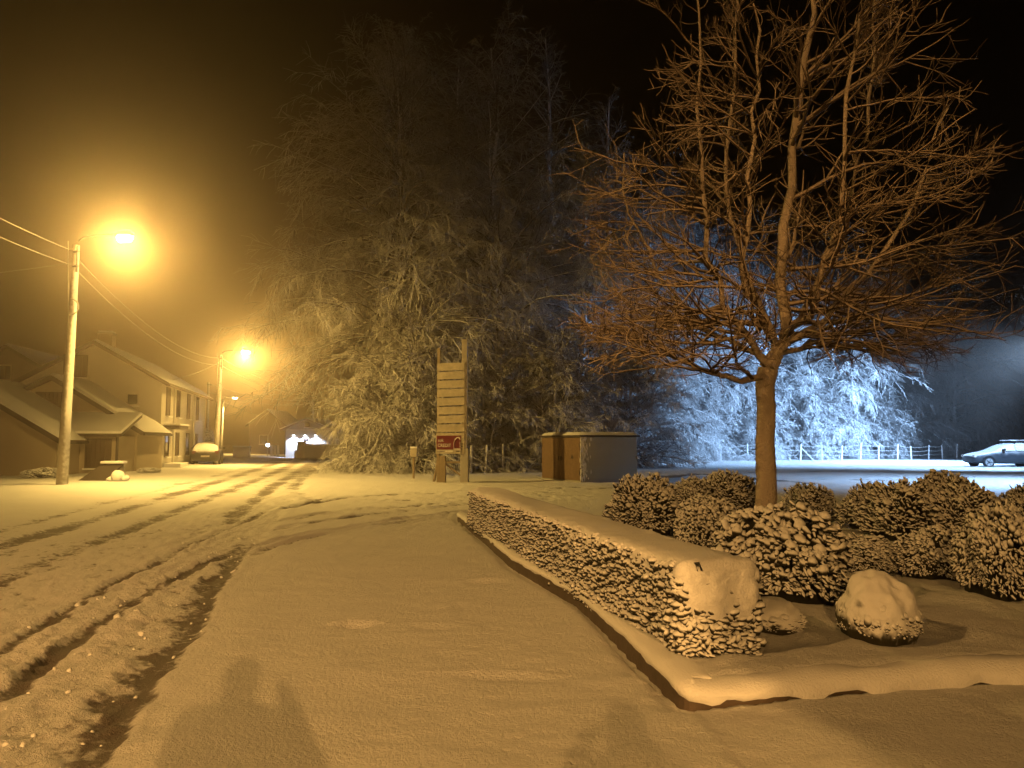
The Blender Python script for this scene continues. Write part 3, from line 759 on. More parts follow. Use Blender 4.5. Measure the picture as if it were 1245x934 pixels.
# ------------------------------------------------------------------ the wood
def wood_tree_mesh(seed, h, r, low, nl, m2, m3, droop, ntr=1):
    """trunk mesh and crown mesh; low = height where the branches start (fraction)"""
    rng = np.random.default_rng(seed)
    K = 16; z = np.linspace(0, 1, K)
    T = np.zeros((ntr, K, 3)); R = np.zeros((ntr, K))
    for i in range(ntr):
        a = rng.uniform(0, 6.28); d = 0 if i == 0 else r * .18
        T[i, :, 0] = math.cos(a) * d * z ** .8 + np.cumsum(rng.normal(size=K)) * h * .004
        T[i, :, 1] = math.sin(a) * d * z ** .8 + np.cumsum(rng.normal(size=K)) * h * .004
        T[i, :, 2] = z * h * (1 if i == 0 else rng.uniform(.7, .92)) - .15
        R[i] = (h * .014 + .05) * (1 - z * .88) * (1 if i == 0 else .7)
    # limbs
    n = nl; tz = low + (1 - low) * rng.uniform(0, 1, n) ** 1.15; w = rng.integers(0, ntr, n)
    q = np.minimum(tz, .985) * (K - 1); i = q.astype(int); i = np.minimum(i, K - 2); fr = (q - i)[:, None]
    p = T[w, i] * (1 - fr) + T[w, i + 1] * fr
    a = rng.uniform(0, 2 * np.pi, n)
    up = np.interp(tz, [0, .3, .7, 1], [.15, .35, .8, 2.0]) + rng.normal(size=n) * .2
    D = np.stack([np.cos(a), np.sin(a), up], -1)
    prof = np.interp(tz, [0, .15, .4, .7, .9, 1], [.75, .95, 1, .8, .5, .25])
    L = r * prof * rng.uniform(.7, 1.15, n)
    cur = np.stack([np.zeros(n), np.zeros(n), np.interp(tz, [0, .5, 1], [-1.1, -.8, -.2]) * droop], -1)
    P1, R1 = grow(rng, p, D, L, 10, np.clip(R[w, i] * .45, .03, .09), np.full(n, .016), cur, .07)
    P2, R2 = spawn(rng, P1, R1, m2, .15, 1.0, .75, lambda l, t: l * (.42 - .2 * t), 6, .55, (0, 0, -.55 * droop), .10, flat=.45, rmin=.015)
    P3, R3 = spawn(rng, P2, R2, m3, .1, 1.0, .7, lambda l, t: np.clip(l * .42, .25, .95), 3, .7, (0, 0, -.45 * droop), .13, flat=.25, rmin=.015)
    vt, ft = join_tubes([(T, R, 9)]); vc, fc = join_tubes([(P1, R1, 5), (P2, R2, 3), (P3, R3, 3)])
    a = np_mesh('wood_trunk', vt, ft); a.materials.append(M['trunk'])
    b = np_mesh('wood_crown', vc, fc); b.materials.append(M['frost'])
    return a, b
WT = [wood_tree_mesh(101, 25, 8.8, .26, 150, 16, 11, 1.0), wood_tree_mesh(102, 26, 8.0, .08, 142, 16, 11, .9, 2), wood_tree_mesh(103, 19, 7.0, .05, 132, 16, 11, 1.15),
      wood_tree_mesh(104, 6.5, 3.4, .02, 115, 14, 10, .9, 3), wood_tree_mesh(105, 30, 5.0, .30, 60, 9, 6, .4)]
WOOD = [  # x, y, variant, scale, rot, name, label
    (-6.6, 43.0, 0, .96, .3, 'wood_tree', 'great snow-laden tree overhanging the road, its left branches gold in the street light'),
    (-.8, 45.5, 1, 1.0, 1.9, 'wood_tree', 'tall snowy tree directly behind the wooden notice board'),
    (4.2, 47.0, 2, 1.0, 4.0, 'wood_tree', 'dark snowy tree behind the left side of the utility kiosk'),
    (10.5, 58.5, 1, .9, 2.6, 'wood_tree', 'snowy tree between the utility kiosk and the bare tree'),
    (16.0, 66.0, 2, 1.05, 1.1, 'wood_tree', 'drooping white tree behind the trunk of the bare tree'),
    (22.5, 68.5, 1, .85, 5.2, 'wood_tree', 'drooping tree right of the bare trunk, whitened by the cool light'),
    (29.0, 70.0, 2, 1.05, 3.1, 'wood_tree', 'brightest blue-white tree, its branches sweeping down to the fence'),
    (36.5, 75.0, 2, 1.0, .9, 'wood_tree', 'dim bluish tree behind the front of the parked car'),
    (46.0, 80.0, 2, 1.1, 2.2, 'wood_tree', 'rightmost tree, fading into blue haze behind the parked car'),
    (-6.2, 38.2, 3, .95, .4, 'understory_tree', 'bushy gold-lit young tree at the left corner of the wood, branches to the ground'),
    (-4.6, 37.6, 3, 1.08, 2.7, 'understory_tree', 'bushy gold-lit young tree just left of the notice board'),
    (-5.4, 40.5, 3, 1.4, 5.0, 'understory_tree', 'taller bushy young tree behind the two gold-lit ones at the corner'),
    (-1.4, 39.4, 3, 1.0, 1.2, 'understory_tree', 'bushy young tree behind the legs of the notice board'),
    (2.2, 41.0, 3, 1.05, 4.1, 'understory_tree', 'young tree with arching pale branches between notice board and kiosk'),
    (7.0, 45.0, 3, 1.15, 3.3, 'understory_tree', 'grey snowy young tree behind the right side of the kiosk'),
    (1.6, 52.0, 4, 1.0, .6, 'wood_tree', 'tall slender tree whose bare stem rises highest above the wood'),
    (-3.4, 52.0, 4, .95, 2.9, 'wood_tree', 'slender tall tree in the dark, left of the highest stem'),
    (7.8, 55.0, 4, .9, 4.4, 'wood_tree', 'slender tall tree in the dark, right of the highest stem'),
    (13.5, 62.0, 3, 1.1, .2, 'understory_tree', 'low white thicket tree behind the fence, left of the bare trunk'),
    (20.0, 64.5, 3, 1.15, 2.0, 'understory_tree', 'low white thicket tree behind the fence, right of the bare trunk'),
    (26.0, 66.5, 3, 1.1, 3.7, 'understory_tree', 'low white thicket tree behind the fence, under the brightest tree'),
    (33.0, 69.5, 3, 1.1, 5.6, 'understory_tree', 'dim low thicket tree near the right end of the fence'),
]
for x, y, vi, s, rz, nm, lab in WOOD:
    e = empty(nm, (x, y, height(x, y) - .05), rz); tag(e, lab, 'tree', 'snowy trees of the wood')
    for pn, m_ in (('trunk', WT[vi][0]), ('crown', WT[vi][1])):
        o = link(pn, m_, None, e); o.scale = (s, s, s)

# ------------------------------------------------------------------ wire fence along the wood
def fence():
    e = empty('wire_fence', (-1.4, 35.5, 0)); tag(e, 'rustic wire fence with snowy wooden posts along the edge of the wood', 'fence')
    o0 = Vector(e.location); rng = random.Random(5)
    posts = [(572, 576, 36.5), (590, 575.5, 37), (611, 575, 38), (640, 571, 42), (663, 569, 45), (686, 567, 48), (708, 565.5, 51), (730, 564.5, 53), (752, 563.5, 55),
             (780, 563, 57), (804, 563, 58), (840, 561.5, 59), (876, 561, 60), (909, 560.5, 61), (942, 560, 61.5), (973, 559.7, 62), (999, 559.5, 62.5), (1023, 559.3, 63), (1046, 559.2, 63.5), (1068, 559, 64), (1091, 559, 64.5), (1108, 558.8, 65), (1129, 558.6, 65.5), (1146, 558.5, 66), (1163, 558.3, 66.5)]
    tops = []
    for px, py, Y in posts:
        p = at(px, py, Y); b = gz(p.x, Y); hgt = rng.uniform(1.15, 1.4); lx, ly = rng.uniform(-.09, .09), rng.uniform(-.05, .05); r = rng.uniform(.05, .075)
        t = b + Vector((lx, ly, hgt)); tops.append((b, t))
        mb = MB(); mb.tube([b - o0 - Vector((0, 0, .12)), b - o0 + (t - b) * .5, t - o0], [r, r * .95, r * .9], 7); mb.build('post', M['post'], e, smooth=False)
    for fr in (.35, .62, .9):
        pts = []
        for (b0, t0), (b1, t1) in zip(tops[:-1], tops[1:]):
            a, c = b0.lerp(t0, fr), b1.lerp(t1, fr)
            for k in range(4): q = a.lerp(c, k / 4); q.z -= .05 * math.sin(math.pi * k / 4); pts.append(q - o0)
        pts.append(tops[-1][0].lerp(tops[-1][1], fr) - o0)
        MB().tube(pts, .014, 4).build('wire', M['wire'], e)
    # two leaning braces
    for i in (9, 15):
        b, t = tops[i]; MB().tube([b - o0 + Vector((1.1, 0, 0)), b.lerp(t, .8) - o0], .035, 6).build('brace', M['post'], e)
fence()

# ------------------------------------------------------------------ utility kiosk
def kiosk():
    c = Vector((2.5, 27.9, 0)); e = empty('utility_kiosk', (c.x, c.y, height(2.5, 27.9) - .06), math.radians(30))
    tag(e, 'squat metal utility kiosk with brown doors and a side coloured as if in pale light under a snowy lid', 'utility box')
    # local x to the right along the grey side (0..w), local y back along the door side (0..l)
    w, l, h = 2.65, 2.7, 1.72
    MB().box(.03, w - .03, .03, l - .03, 0, h).build('body', M['cab_grey'], e)
    MB().box(-.02, w + .02, -.02, l + .02, -.08, .10).build('plinth', M['concrete'], e)
    MB().box(-.07, w + .07, -.07, l + .07, h, h + .07).build('roof', M['trim'], e, bevel=.01)
    mb = MB(); n = 16; vv = []; ff = []
    for a in range(n + 1):
        for b in range(n + 1):
            x = -.08 + (w + .16) * a / n; y = -.08 + (l + .16) * b / n
            ed = min(min(a, n - a), min(b, n - b)) / n
            vv.append((x, y, h + .07 + .11 * min(1, (ed / .06)) ** .5 + .012 * math.sin(a * 1.7 + b) * (ed > 0)))
    for a in range(n):
        for b in range(n): k = a * (n + 1) + b; ff.append((k, k + n + 1, k + n + 2, k + 1))
    MB().add(vv, ff).build('snow_cap', M['snow'], e, smooth=True)
    # brown door side is the x = 0 face
    for y0 in (.06, l / 2 + .008):
        d = MB().box(-.005, .05, y0, y0 + l / 2 - .07, .14, h - .03).build('door', M['cab_brown'], e, bevel=.006)
        MB().box(-.03, -.004, (y0 + l / 2 - .16) if y0 < 1 else y0 + .06, (y0 + l / 2 - .12) if y0 < 1 else y0 + .10, .85, 1.0).build('handle', M['trim'], d)
        for zz in (.35, 1.35):
            yy = y0 + .01 if y0 < 1 else y0 + l / 2 - .10
            MB().box(-.02, -.004, yy, yy + .03, zz, zz + .14).build('hinge', M['trim'], d)
    # warning triangle on the right-hand door
    d = Vector((-.0075, .55, .95))
    MB().add([(-.009, .46, .93), (-.009, .64, .93), (-.009, .55, 1.09)], [(0, 1, 2)]).build('warning_triangle', M['black_paint'], e)
    # wind-blown snow on the near corner
    rng = np.random.default_rng(4); n = 150
    z = rng.uniform(.1, h, n); x = np.abs(rng.normal(size=n)) * .16; C = np.stack([x, np.full(n, .03), z], -1)
    v, f = blobs(C, np.tile((0., 0., 1.), (n, 1)), rng.uniform(.05, .12, n), rng.uniform(.012, .03, n), rng)
    o = link('corner_snow', np_mesh('corner_snow', v, f), M['snow'], e); o['kind'] = 'stuff'
    MB().tube([(w - .02, .06, .95), (w - .02, -.04, .95)], .07, 10).build('round_knob', M['sill'], e)
kiosk()

# ------------------------------------------------------------------ notice board
def text_mesh(txt, size):
    cu = bpy.data.curves.new('lettering', 'FONT'); cu.body = txt; cu.size = size; cu.extrude = .003
    o = bpy.data.objects.new('lettering', cu); COL.objects.link(o)
    dg = bpy.context.evaluated_depsgraph_get(); me = bpy.data.meshes.new_from_object(o.evaluated_get(dg))
    bpy.data.objects.remove(o); return me
def board():
    rz = math.radians(-6); p = at(564, 588, 28.0)
    e = empty('notice_board', (p.x, 28.0, height(p.x, 28) - .05), rz)
    tag(e, 'tall wooden notice board of stacked planks with a red panel, on two posts', 'sign')
    # local x: 0 at the tall right post, boards run to x = -1.0
    MB().box(-.10, .10, -.02, .16, -.1, 5.3).build('post', M['pole'], e, bevel=.01)
    MB().box(-.13, .16, -.06, .20, -.1, 1.30).build('post_footing', M['concrete'], e, bevel=.015)
    MB().box(-1.02, -.92, .02, .12, -.1, 5.0).build('post', M['wood'], e)
    MB().box(-.90, -.68, -.05, .10, -.1, 1.02).build('post_footing', M['wood'], e, bevel=.01)
    rng = random.Random(3); z = 4.42
    for k in range(8):
        hh = .275; tilt = rng.uniform(-.006, .006)
        v = [(-1.0, -.065 + rng.uniform(-.01, .01), z - hh - .01), (.02, -.065, z - hh + .02 + tilt), (.02, -.065 + rng.uniform(-.01, .01), z + .02 + tilt), (-1.0, -.065, z - .01)]
        v2 = [(a, -.025, c) for a, b, c in v]
        MB().add(v + v2, [(0, 1, 2, 3), (7, 6, 5, 4), (0, 4, 5, 1), (1, 5, 6, 2), (2, 6, 7, 3), (3, 7, 4, 0)]).build('plank', M['plank'], e)
        z -= .322
    zt, zb = z + .01, 1.10
    pn = MB().box(-1.03, .02, -.075, -.03, zb, zt).build('poster_panel', M['plank'], e)
    MB().box(-.02, .10, -.030, .0, 1.1, 4.4).build('batten', M['plank'], e)
    r1, r0 = zt - .10, zt - .60
    MB().box(-1.0, -.10, -.083, -.076, r0, r1).build('red_sign', M['red'], pn)
    for txt, sx, sz, x, zz in (('sok', .17, .17, -.95, r1 - .22), ('CREDIT', .17, .17, -.96, r0 + .09)):
        o = link('lettering', text_mesh(txt, sx), M['white_paint'], pn); o.location = (x, -.088, zz); o.rotation_euler = (math.radians(90), 0, 0); o.scale = (.85, 1, 1)
    lg = MB(); z_ = lambda t: r0 + (r1 - r0) * t
    pts = [(-.36, .02), (-.37, .45), (-.33, .70), (-.25, .86), (-.18, .88), (-.13, .72)]
    for a, b in zip(pts[:-1], pts[1:]): lg.bar((a[0], -.087, z_(a[1])), (b[0], -.087, z_(b[1])), .012, .035)
    lg.bar((-.13, -.087, z_(.55)), (-.13, -.087, z_(-.35)), .012, .035); lg.bar((-.37, -.087, z_(.03)), (-.12, -.087, z_(.03)), .012, .035)
    lg.build('emblem', M['white_paint'], pn)
    MB().box(-.97, -.40, -.081, -.076, r0 - .09, r0 - .04).build('caption_strip', M['white_paint'], pn)
    for k in range(4):
        zz = zb + .07 + k * .09
        MB().box(-.98, -.98 + rng.uniform(.25, .36), -.081, -.076, zz, zz + .03).build('text_line', M['black_paint'], pn)
        MB().box(-.28, -.28 + rng.uniform(.18, .26), -.081, -.076, zz, zz + .03).build('text_line', M['black_paint'], pn)
    MB().bar((-.80, .0, .78), (-.05, .0, .80), .06, .07).build('crosspiece', M['wood'], e)
    MB().bar((-.72, .05, .75), (-.05, .05, .25), .05, .06).build('brace', M['wood'], e)
    # loose stake leaning beside it, and an old post with a small box
    q = at(527, 584, 28.6); s = empty('leaning_stake', gz(q.x, 28.6, -.08)); tag(s, 'thin wooden stake leaning beside the left leg of the notice board', 'stake')
    MB().tube([(0, 0, 0), (.10, 0, .5), (.19, 0, 1.05)], .05, 7).build('stake', M['wood'], s)
    q = at(503, 580, 31); s = empty('marker_post', gz(q.x, 31, -.08)); tag(s, 'short post with a small box on top, left of the notice board', 'post')
    MB().tube([(0, 0, 0), (0, 0, .95)], .05, 7).build('post', M['wood'], s); MB().box(-.13, .13, -.10, .10, .95, 1.3).build('box', M['plank'], s, bevel=.015)
    MB().box(-.15, .15, -.12, .12, 1.30, 1.36).build('snow_cap', M['snow'], s, bevel=.02)
board()
# ------------------------------------------------------------------ poles, street lamps, wires
def lamp_light(parent, loc, power, col, upfrac=.035, rad=.10, tilt=(0, 0), cam_spot=0):
    d = bpy.data.lights.new('lamp_light', 'SPOT'); d.energy = power; d.color = col; d.spot_size = math.radians(164); d.spot_blend = .85; d.shadow_soft_size = rad
    o = bpy.data.objects.new('lamp_light', d); COL.objects.link(o); o.parent = parent; o.location = loc
    o.rotation_euler = Vector((tilt[0], tilt[1], -1)).to_track_quat('-Z', 'Y').to_euler()
    if cam_spot:   # added spot aimed towards the camera, strengthening the glow in the mist
        d = bpy.data.lights.new('lamp_camera_spot', 'SPOT'); d.energy = power * cam_spot; d.color = col; d.spot_size = math.radians(150); d.spot_blend = 1.0; d.shadow_soft_size = rad
        o = bpy.data.objects.new('lamp_camera_spot', d); COL.objects.link(o); o.parent = parent; o.location = loc
        o.rotation_euler = Vector((.40, -.90, -.06)).to_track_quat('-Z', 'Y').to_euler()
    d = bpy.data.lights.new('lamp_glow', 'POINT'); d.energy = power * upfrac; d.color = col; d.shadow_soft_size = rad
    o = bpy.data.objects.new('lamp_glow', d); COL.objects.link(o); o.parent = parent; o.location = loc
def street_lamp(base, h, arm, label, power, col=SODIUM, arm_dir=0.0, loops=True, bulb='bulb', tilt=(0, 0), cam_spot=0):
    e = empty('street_lamp', base); tag(e, label, 'street lamp', 'concrete street lamps along the road')
    MB().tube([(0, 0, -.2), (.04, 0, h * .3), (.10, 0, h * .65), (.14, 0, h)], [.185, .165, .135, .105], 10).build('pole', M['pole'], e, smooth=True)
    c, s = math.cos(arm_dir), math.sin(arm_dir)
    def q(a, z): return (.14 + c * a, s * a - .12, h + z)
    MB().tube([q(.12, -.95), q(.12, -.1), q(.17, .14), q(.32, .24), q(arm * .6, .30), q(arm, .27)], .035, 8).build('arm', M['metal'], e, smooth=True)
    for z in (-.25, -.75): MB().tube([q(-.02, z), q(.17, z)], .04, 6).build('bracket', M['metal'], e)
    hd = MB(); a0 = arm
    hd.tube([q(a0 - .05, .27), q(a0 + .10, .30), q(a0 + .45, .30), q(a0 + .62, .25)], [.05, .12, .14, .06], 10)
    H = hd.build('lamp_head', M['metal'], e, smooth=True)
    MB().tube([q(a0 + .04, .19), q(a0 + .13, .14), q(a0 + .45, .14), q(a0 + .56, .19)], [.06, .14, .14, .06], 12).build('lamp_glass', M[bulb], H, smooth=True)
    if loops:
        MB().tube([(.10 + .28 * math.sin(t) * (1 if t < math.pi else .15), -.14, h - 2.15 + .28 * math.cos(t)) for t in [k * math.pi / 7 for k in range(0, 9)]], .022, 6).build('cable_loop', M['wire'], e, smooth=True)
        MB().tube([(.06, -.10, h * .62), (-.10, -.1, h + .12)], .022, 6).build('cable_riser', M['wire'], e)
        for z in (.15, -.35): MB().bar((-.22, 0, h + z - .3), (.10, 0, h + z - .3), .05, .05).build('insulator', M['sill'], e)
    if power: lamp_light(e, (.14 + c * (a0 + .28), s * (a0 + .28) - .12, h - .06), power, col, tilt=tilt, cam_spot=cam_spot)
    return e, Vector(base) + Vector((.14, 0, h))
p1 = gp(75, 593); p2 = gp(262, 566); p3 = at(268, 553.5, 92)
e1, t1 = street_lamp(gz(p1.x, p1.y), 8.1, 1.55, 'nearest street lamp, on the concrete pole at the left, glaring gold', P_STREET, SODIUM_HOT, math.radians(-8), tilt=(.8, .55), cam_spot=.45)
e2, t2 = street_lamp(gz(p2.x, p2.y), 7.2, 1.45, 'second street lamp along the road, behind the nearest one', P_STREET * 1.0, SODIUM_HOT, math.radians(-5), tilt=(.9, -.5), cam_spot=.06)
e3, t3 = street_lamp(gz(p3.x, 92), 6.6, 1.2, 'farthest street lamp, small, just right of the second pole', P_STREET * .6, SODIUM_HOT, 0, False)
# lamps behind the camera whose light falls on the pavement, the hedge and the bare tree
street_lamp((-3.9, -17.5, 0), 7.8, 1.3, 'street lamp behind the viewer, over the road', P_BACK_A, SODIUM, 0, False, tilt=(.05, .28))
street_lamp((4.6, -20.5, 0), 7.8, 1.3, 'street lamp behind the viewer, on the bed side of the road', P_BACK_B, SODIUM, 0, False, tilt=(-.08, .28))
street_lamp((-10.75, .9, 0), 8.1, 1.5, 'street lamp left of the viewer, next in line before the nearest one in view', P_SIDE, SODIUM, 0, False, tilt=(.8, .35))
def plain_pole(px, py, Y, top, lab):
    p = at(px, py, Y); b = gz(p.x, Y, -.15); e = empty('utility_pole', b); tag(e, lab, 'utility pole', 'plain utility poles')
    h = at(px, top, Y).z - b.z
    MB().tube([(0, 0, 0), (0, 0, h * .5), (0, 0, h)], [.17, .14, .11], 9).build('pole', M['pole'], e, smooth=True)
    MB().bar((-.1, -.14, h - .25), (.35, -.14, h - .25), .07, .07).build('crossarm', M['metal'], e)
    return Vector((p.x, Y, b.z + h))
t4 = plain_pole(251, 552, 74, 465, 'plain pole without a lamp, just left of the second street lamp')
t5 = plain_pole(379, 556, 84, 476, 'slim pole at the far bend beside the lit outbuilding')
t0 = plain_pole(-420, 800, 5.0, -330, 'plain pole left of the viewer, outside the frame') if False else Vector((-10.6, 1, 8.1))
def wire(a, b, sag, lab, r=.016):
    a, b = Vector(a), Vector(b); pts = []
    for k in range(25):
        s = k / 24; q = a.lerp(b, s); q.z -= sag * 4 * s * (1 - s); pts.append(q)
    m = pts[0].copy(); o = MB().tube([q - m for q in pts], r, 5).build('overhead_wire', M['wire'], None, loc=m)
    tag(o, lab, 'wire', 'overhead wires')
V3 = lambda x, y, z: Vector((x, y, z))
wire(t1 + V3(-.25, 0, -.15), t0 + V3(-.1, 0, 0), .55, 'upper wire running left out of the picture from the nearest lamp pole', .014)
wire(t1 + V3(-.25, 0, -.65), t0 + V3(-.1, 0, -.45), .6, 'lower wire running left out of the picture from the nearest lamp pole', .014)
wire(t1 + V3(-.1, 0, -.6), (-30, 27, 7.1), .35, 'short level wire from the nearest lamp pole towards the left edge', .014)
wire(t1 + V3(.12, 0, -.55), t2 + V3(-.2, 0, -.2), .8, 'upper wire between the nearest and the second street lamp', .014)
wire(t1 + V3(.12, 0, -.95), t2 + V3(-.2, 0, -.65), .8, 'lower wire between the nearest and the second street lamp', .014)
wire(t2 + V3(.1, 0, -.25), t5 + V3(0, 0, -.1), .5, 'upper wire from the second street lamp to the pole at the bend', .022)
wire(t2 + V3(.1, 0, -.75), t5 + V3(0, 0, -.5), .5, 'lower wire from the second street lamp to the pole at the bend', .022)
wire(t2 + V3(-.1, 0, -.5), at(204, 463, 46), .15, 'service wire from the second street lamp to the white house', .016)
wire(t4 + V3(.2, 0, -.2), t5 + V3(0, 0, -.9), .6, 'upper wire from the plain pole to the pole at the bend', .03)
wire(t4 + V3(.2, 0, -1.0), t5 + V3(0, 0, -1.3), .6, 'lower wire from the plain pole to the pole at the bend', .026)
wire(t3 + V3(.1, 0, -.3), at(345, 512, 125), .4, 'wire leading right from the farthest street lamp', .04)

# ------------------------------------------------------------------ houses
def window(parent, x0, x1, z0, z1, y, kind='pane', bars=1):
    """window in the y = const gable wall (facing -y), local coordinates"""
    w = MB(); t = .07
    w.box(x0 - t, x0, y - .05, y + .04, z0 - t, z1 + t).box(x1, x1 + t, y - .05, y + .04, z0 - t, z1 + t).box(x0, x1, y - .05, y + .04, z1, z1 + t).box(x0, x1, y - .05, y + .04, z0 - t, z0)
    W = w.build('window', M['shutter'] if kind == 'shut' else M['sill'], parent)
    if kind == 'shut':
        n = max(3, int((x1 - x0) / .18)); s = (x1 - x0) / n
        for k in range(n): MB().box(x0 + k * s + .008, x0 + (k + 1) * s - .008, y - .035 - (k % 2) * .006, y + .0, z0, z1).build('shutter_board', M['shutter'], W)
    else:
        MB().box(x0, x1, y - .012, y - .006, z0, z1).build('pane', M['glass'], W)
        b = MB()
        for k in range(bars): xx = x0 + (x1 - x0) * (k + 1) / (bars + 1); b.box(xx - .025, xx + .025, y - .04, y - .013, z0, z1)
        b.build('glazing_bar', M['shutter'], W)
    MB().box(x0 - .12, x1 + .12, y - .16, y - .051, z0 - t - .07, z0 - t - .002).build('sill', M['snow'], W)
def swindow(parent, y0, y1, z0, z1, x, shut=False):
    """window in the x = const road-side wall (facing +x)"""
    t = .07; w = MB()
    w.box(x - .04, x + .05, y0 - t, y0, z0 - t, z1 + t).box(x - .04, x + .05, y1, y1 + t, z0 - t, z1 + t).box(x - .04, x + .05, y0, y1, z1, z1 + t).box(x - .04, x + .05, y0, y1, z0 - t, z0)
    W = w.build('window', M['shutter'], parent); MB().box(x + .006, x + .014, y0, y1, z0, z1).build('pane', M['shutter'] if shut else M['glass'], W)
    MB().box(x + .051, x + .2, y0 - .1, y1 + .1, z0 - t - .08, z0 - t).build('sill', M['snow'], W)
def gable_house(e, x0, x1, y0, y1, zl, zr, xa, za, wall, over=.35, th=.16, snow=.14, roof='tile'):
    """gable facing -y; eaves zl at x0 and zr at x1, ridge (xa, za)"""
    MB().prism([(x0, -.15), (x1, -.15), (x1, zr), (xa, za), (x0, zl)], y0, y1).build('wall', M[wall], e)
    for (xe, ze) in ((x0, zl), (x1, zr)):
        sx = (xe - xa); sl = (ze - za) / sx; ex = xe + math.copysign(over, sx); ez_ = za + sl * (ex - xa)
        n = th
        rf = MB().prism([(xa, za + .01), (ex, ez_ + .01), (ex, ez_ + .01 + n), (xa, za + .01 + n)], y0 - over, y1 + over).build('roof', M[roof], e)
        # snow sheet with an uneven edge
        nx, ny = 10, 26; vv = []; ff = []
        rng = random.Random(int(abs(xe * 100)))
        for a in range(nx + 1):
            for b in range(ny + 1):
                s = a / nx; x = xa + (ex - xa) * s * 1.01; y = (y0 - over - .03) + (y1 - y0 + 2 * over + .06) * b / ny
                edge = a == nx or b in (0, ny)
                vv.append((x, y, za + sl * (x - xa) + .012 + n + (0 if edge else snow * rng.uniform(.8, 1.1))))
        for a in range(nx):
            for b in range(ny): k = a * (ny + 1) + b; ff.append((k, k + 1, k + ny + 2, k + ny + 1))
        MB().add(vv, ff).build('snow_sheet', M['snow'], rf, smooth=True)
        MB().bar((ex + math.copysign(.05, sx), y0 - over, ez_ + .03), (ex + math.copysign(.05, sx), y1 + over, ez_ + .03), .11, .11).build('gutter', M['trim'], rf)
    # barge boards along the gable
    for (xe, ze) in ((x0, zl), (x1, zr)):
        sx = (xe - xa); sl = (ze - za) / sx; ex = xe + math.copysign(over, sx)
        MB().bar((xa, y0 - over - .03, za + .06), (ex, y0 - over - .03, za + sl * (ex - xa) + .06), .05, .2).build('barge_board', M['trim'], e)
def chimney(e, x, y, z0, z1, w=.6):
    c = MB().box(x - w / 2, x + w / 2, y - w / 2, y + w / 2, z0, z1).build('chimney', M['render_cream'], e, bevel=.01)
    MB().box(x - w / 2 - .06, x + w / 2 + .06, y - w / 2 - .06, y + w / 2 + .06, z1, z1 + .09).build('chimney_cap', M['concrete'], c)
    MB().box(x - w / 2, x + w / 2, y - w / 2, y + w / 2, z1 + .091, z1 + .19).build('snow_cap', M['snow'], c, bevel=.03)

def house_at(name, px, Y, rz, lab):
    p = at(px, 560, Y); e = empty(name, gz(p.x, Y), math.radians(rz)); tag(e, lab, 'house')
    return e
# local x of a pixel in a gable plane at depth Y (rotation ignored for the small angle)
def lx(px, Y, e): return (px - CX) / F * Y - e.location.x
def lz(py, Y): return EYE + (HOR - py) / F * Y

# A: big white house, gable to the viewer
A = house_at('gabled_house', 194, 43.0, 13, 'tall white gabled house with chimney, its long side along the road')
zA = lambda py: lz(py, 43)
x1 = 0.0; xl = lx(40, 43, A); xa = lx(120, 43, A)
gable_house(A, xl, x1, 0, 15, zA(470), zA(466), xa, zA(422), 'render_white', .4)
window(A, lx(88, 43, A), lx(111, 43, A), zA(461), zA(437), 0, 'shut'); window(A, lx(158, 43, A), lx(169, 43, A), zA(494), zA(482), 0, 'pane', 0)
chimney(A, lx(131, 44, A), 2.2, zA(436), zA(404), .75); chimney(A, lx(173, 47, A), 4.4, zA(455), zA(431), .65)
for k, y0 in enumerate((1.2, 4.2, 7.6, 11)):
    swindow(A, y0, y0 + .9, zA(505), zA(472), 0, k % 2 == 0); swindow(A, y0, y0 + .9, zA(556), zA(528), 0, k % 2 == 1)
for yy in (2.9, 9.6): MB().tube([(.12, yy, 0), (.12, yy, zA(470))], .06, 6).build('downpipe', M['sill'], A)
MB().box(.02, .9, .5, 3.2, zA(523), zA(519)).build('door_canopy', M['trim'], A)
MB().box(.05, .95, .45, 3.25, zA(518.6), zA(516.5)).build('canopy_snow', M['snow'], A, bevel=.02)
MB().box(.05, 1.0, .6, 3.0, -.1, .22).build('doorstep', M['snow'], A, bevel=.04)
# B: lower gabled house in front with a lean-to
B = house_at('gabled_house', 166, 38.0, 9, 'low cream house with snowy gable and lean-to in front of the white house')
zB = lambda py: lz(py, 38)
gable_house(B, lx(-8, 38, B), 0, 0, 4.2, zB(507), zB(525), lx(72, 38, B), zB(464), 'render_cream', .35)
window(B, lx(54, 38, B), lx(86, 38, B), zB(504), zB(481), 0, 'shut')
zl_ = lambda py: lz(py, 35.2)
L0, L1 = lx(60, 36, B), -.1
MB().box(L0, L1, -2.6, -.02, -.15, zl_(532)).build('lean_to_wall', M['render_cream'], B)
rf = MB().add([(L0 - .1, -2.95, zl_(532) - .03), (L1 + .3, -2.95, zl_(532) - .03), (L1 + .3, -.02, zB(509)), (L0 - .1, -.02, zB(509)),
               (L0 - .1, -2.95, zl_(532) + .10), (L1 + .3, -2.95, zl_(532) + .10), (L1 + .3, -.02, zB(509) + .13), (L0 - .1, -.02, zB(509) + .13)],
              [(3, 2, 1, 0), (4, 5, 6, 7), (0, 1, 5, 4), (1, 2, 6, 5), (2, 3, 7, 6), (3, 0, 4, 7)]).build('lean_to_roof', M['trim'], B)
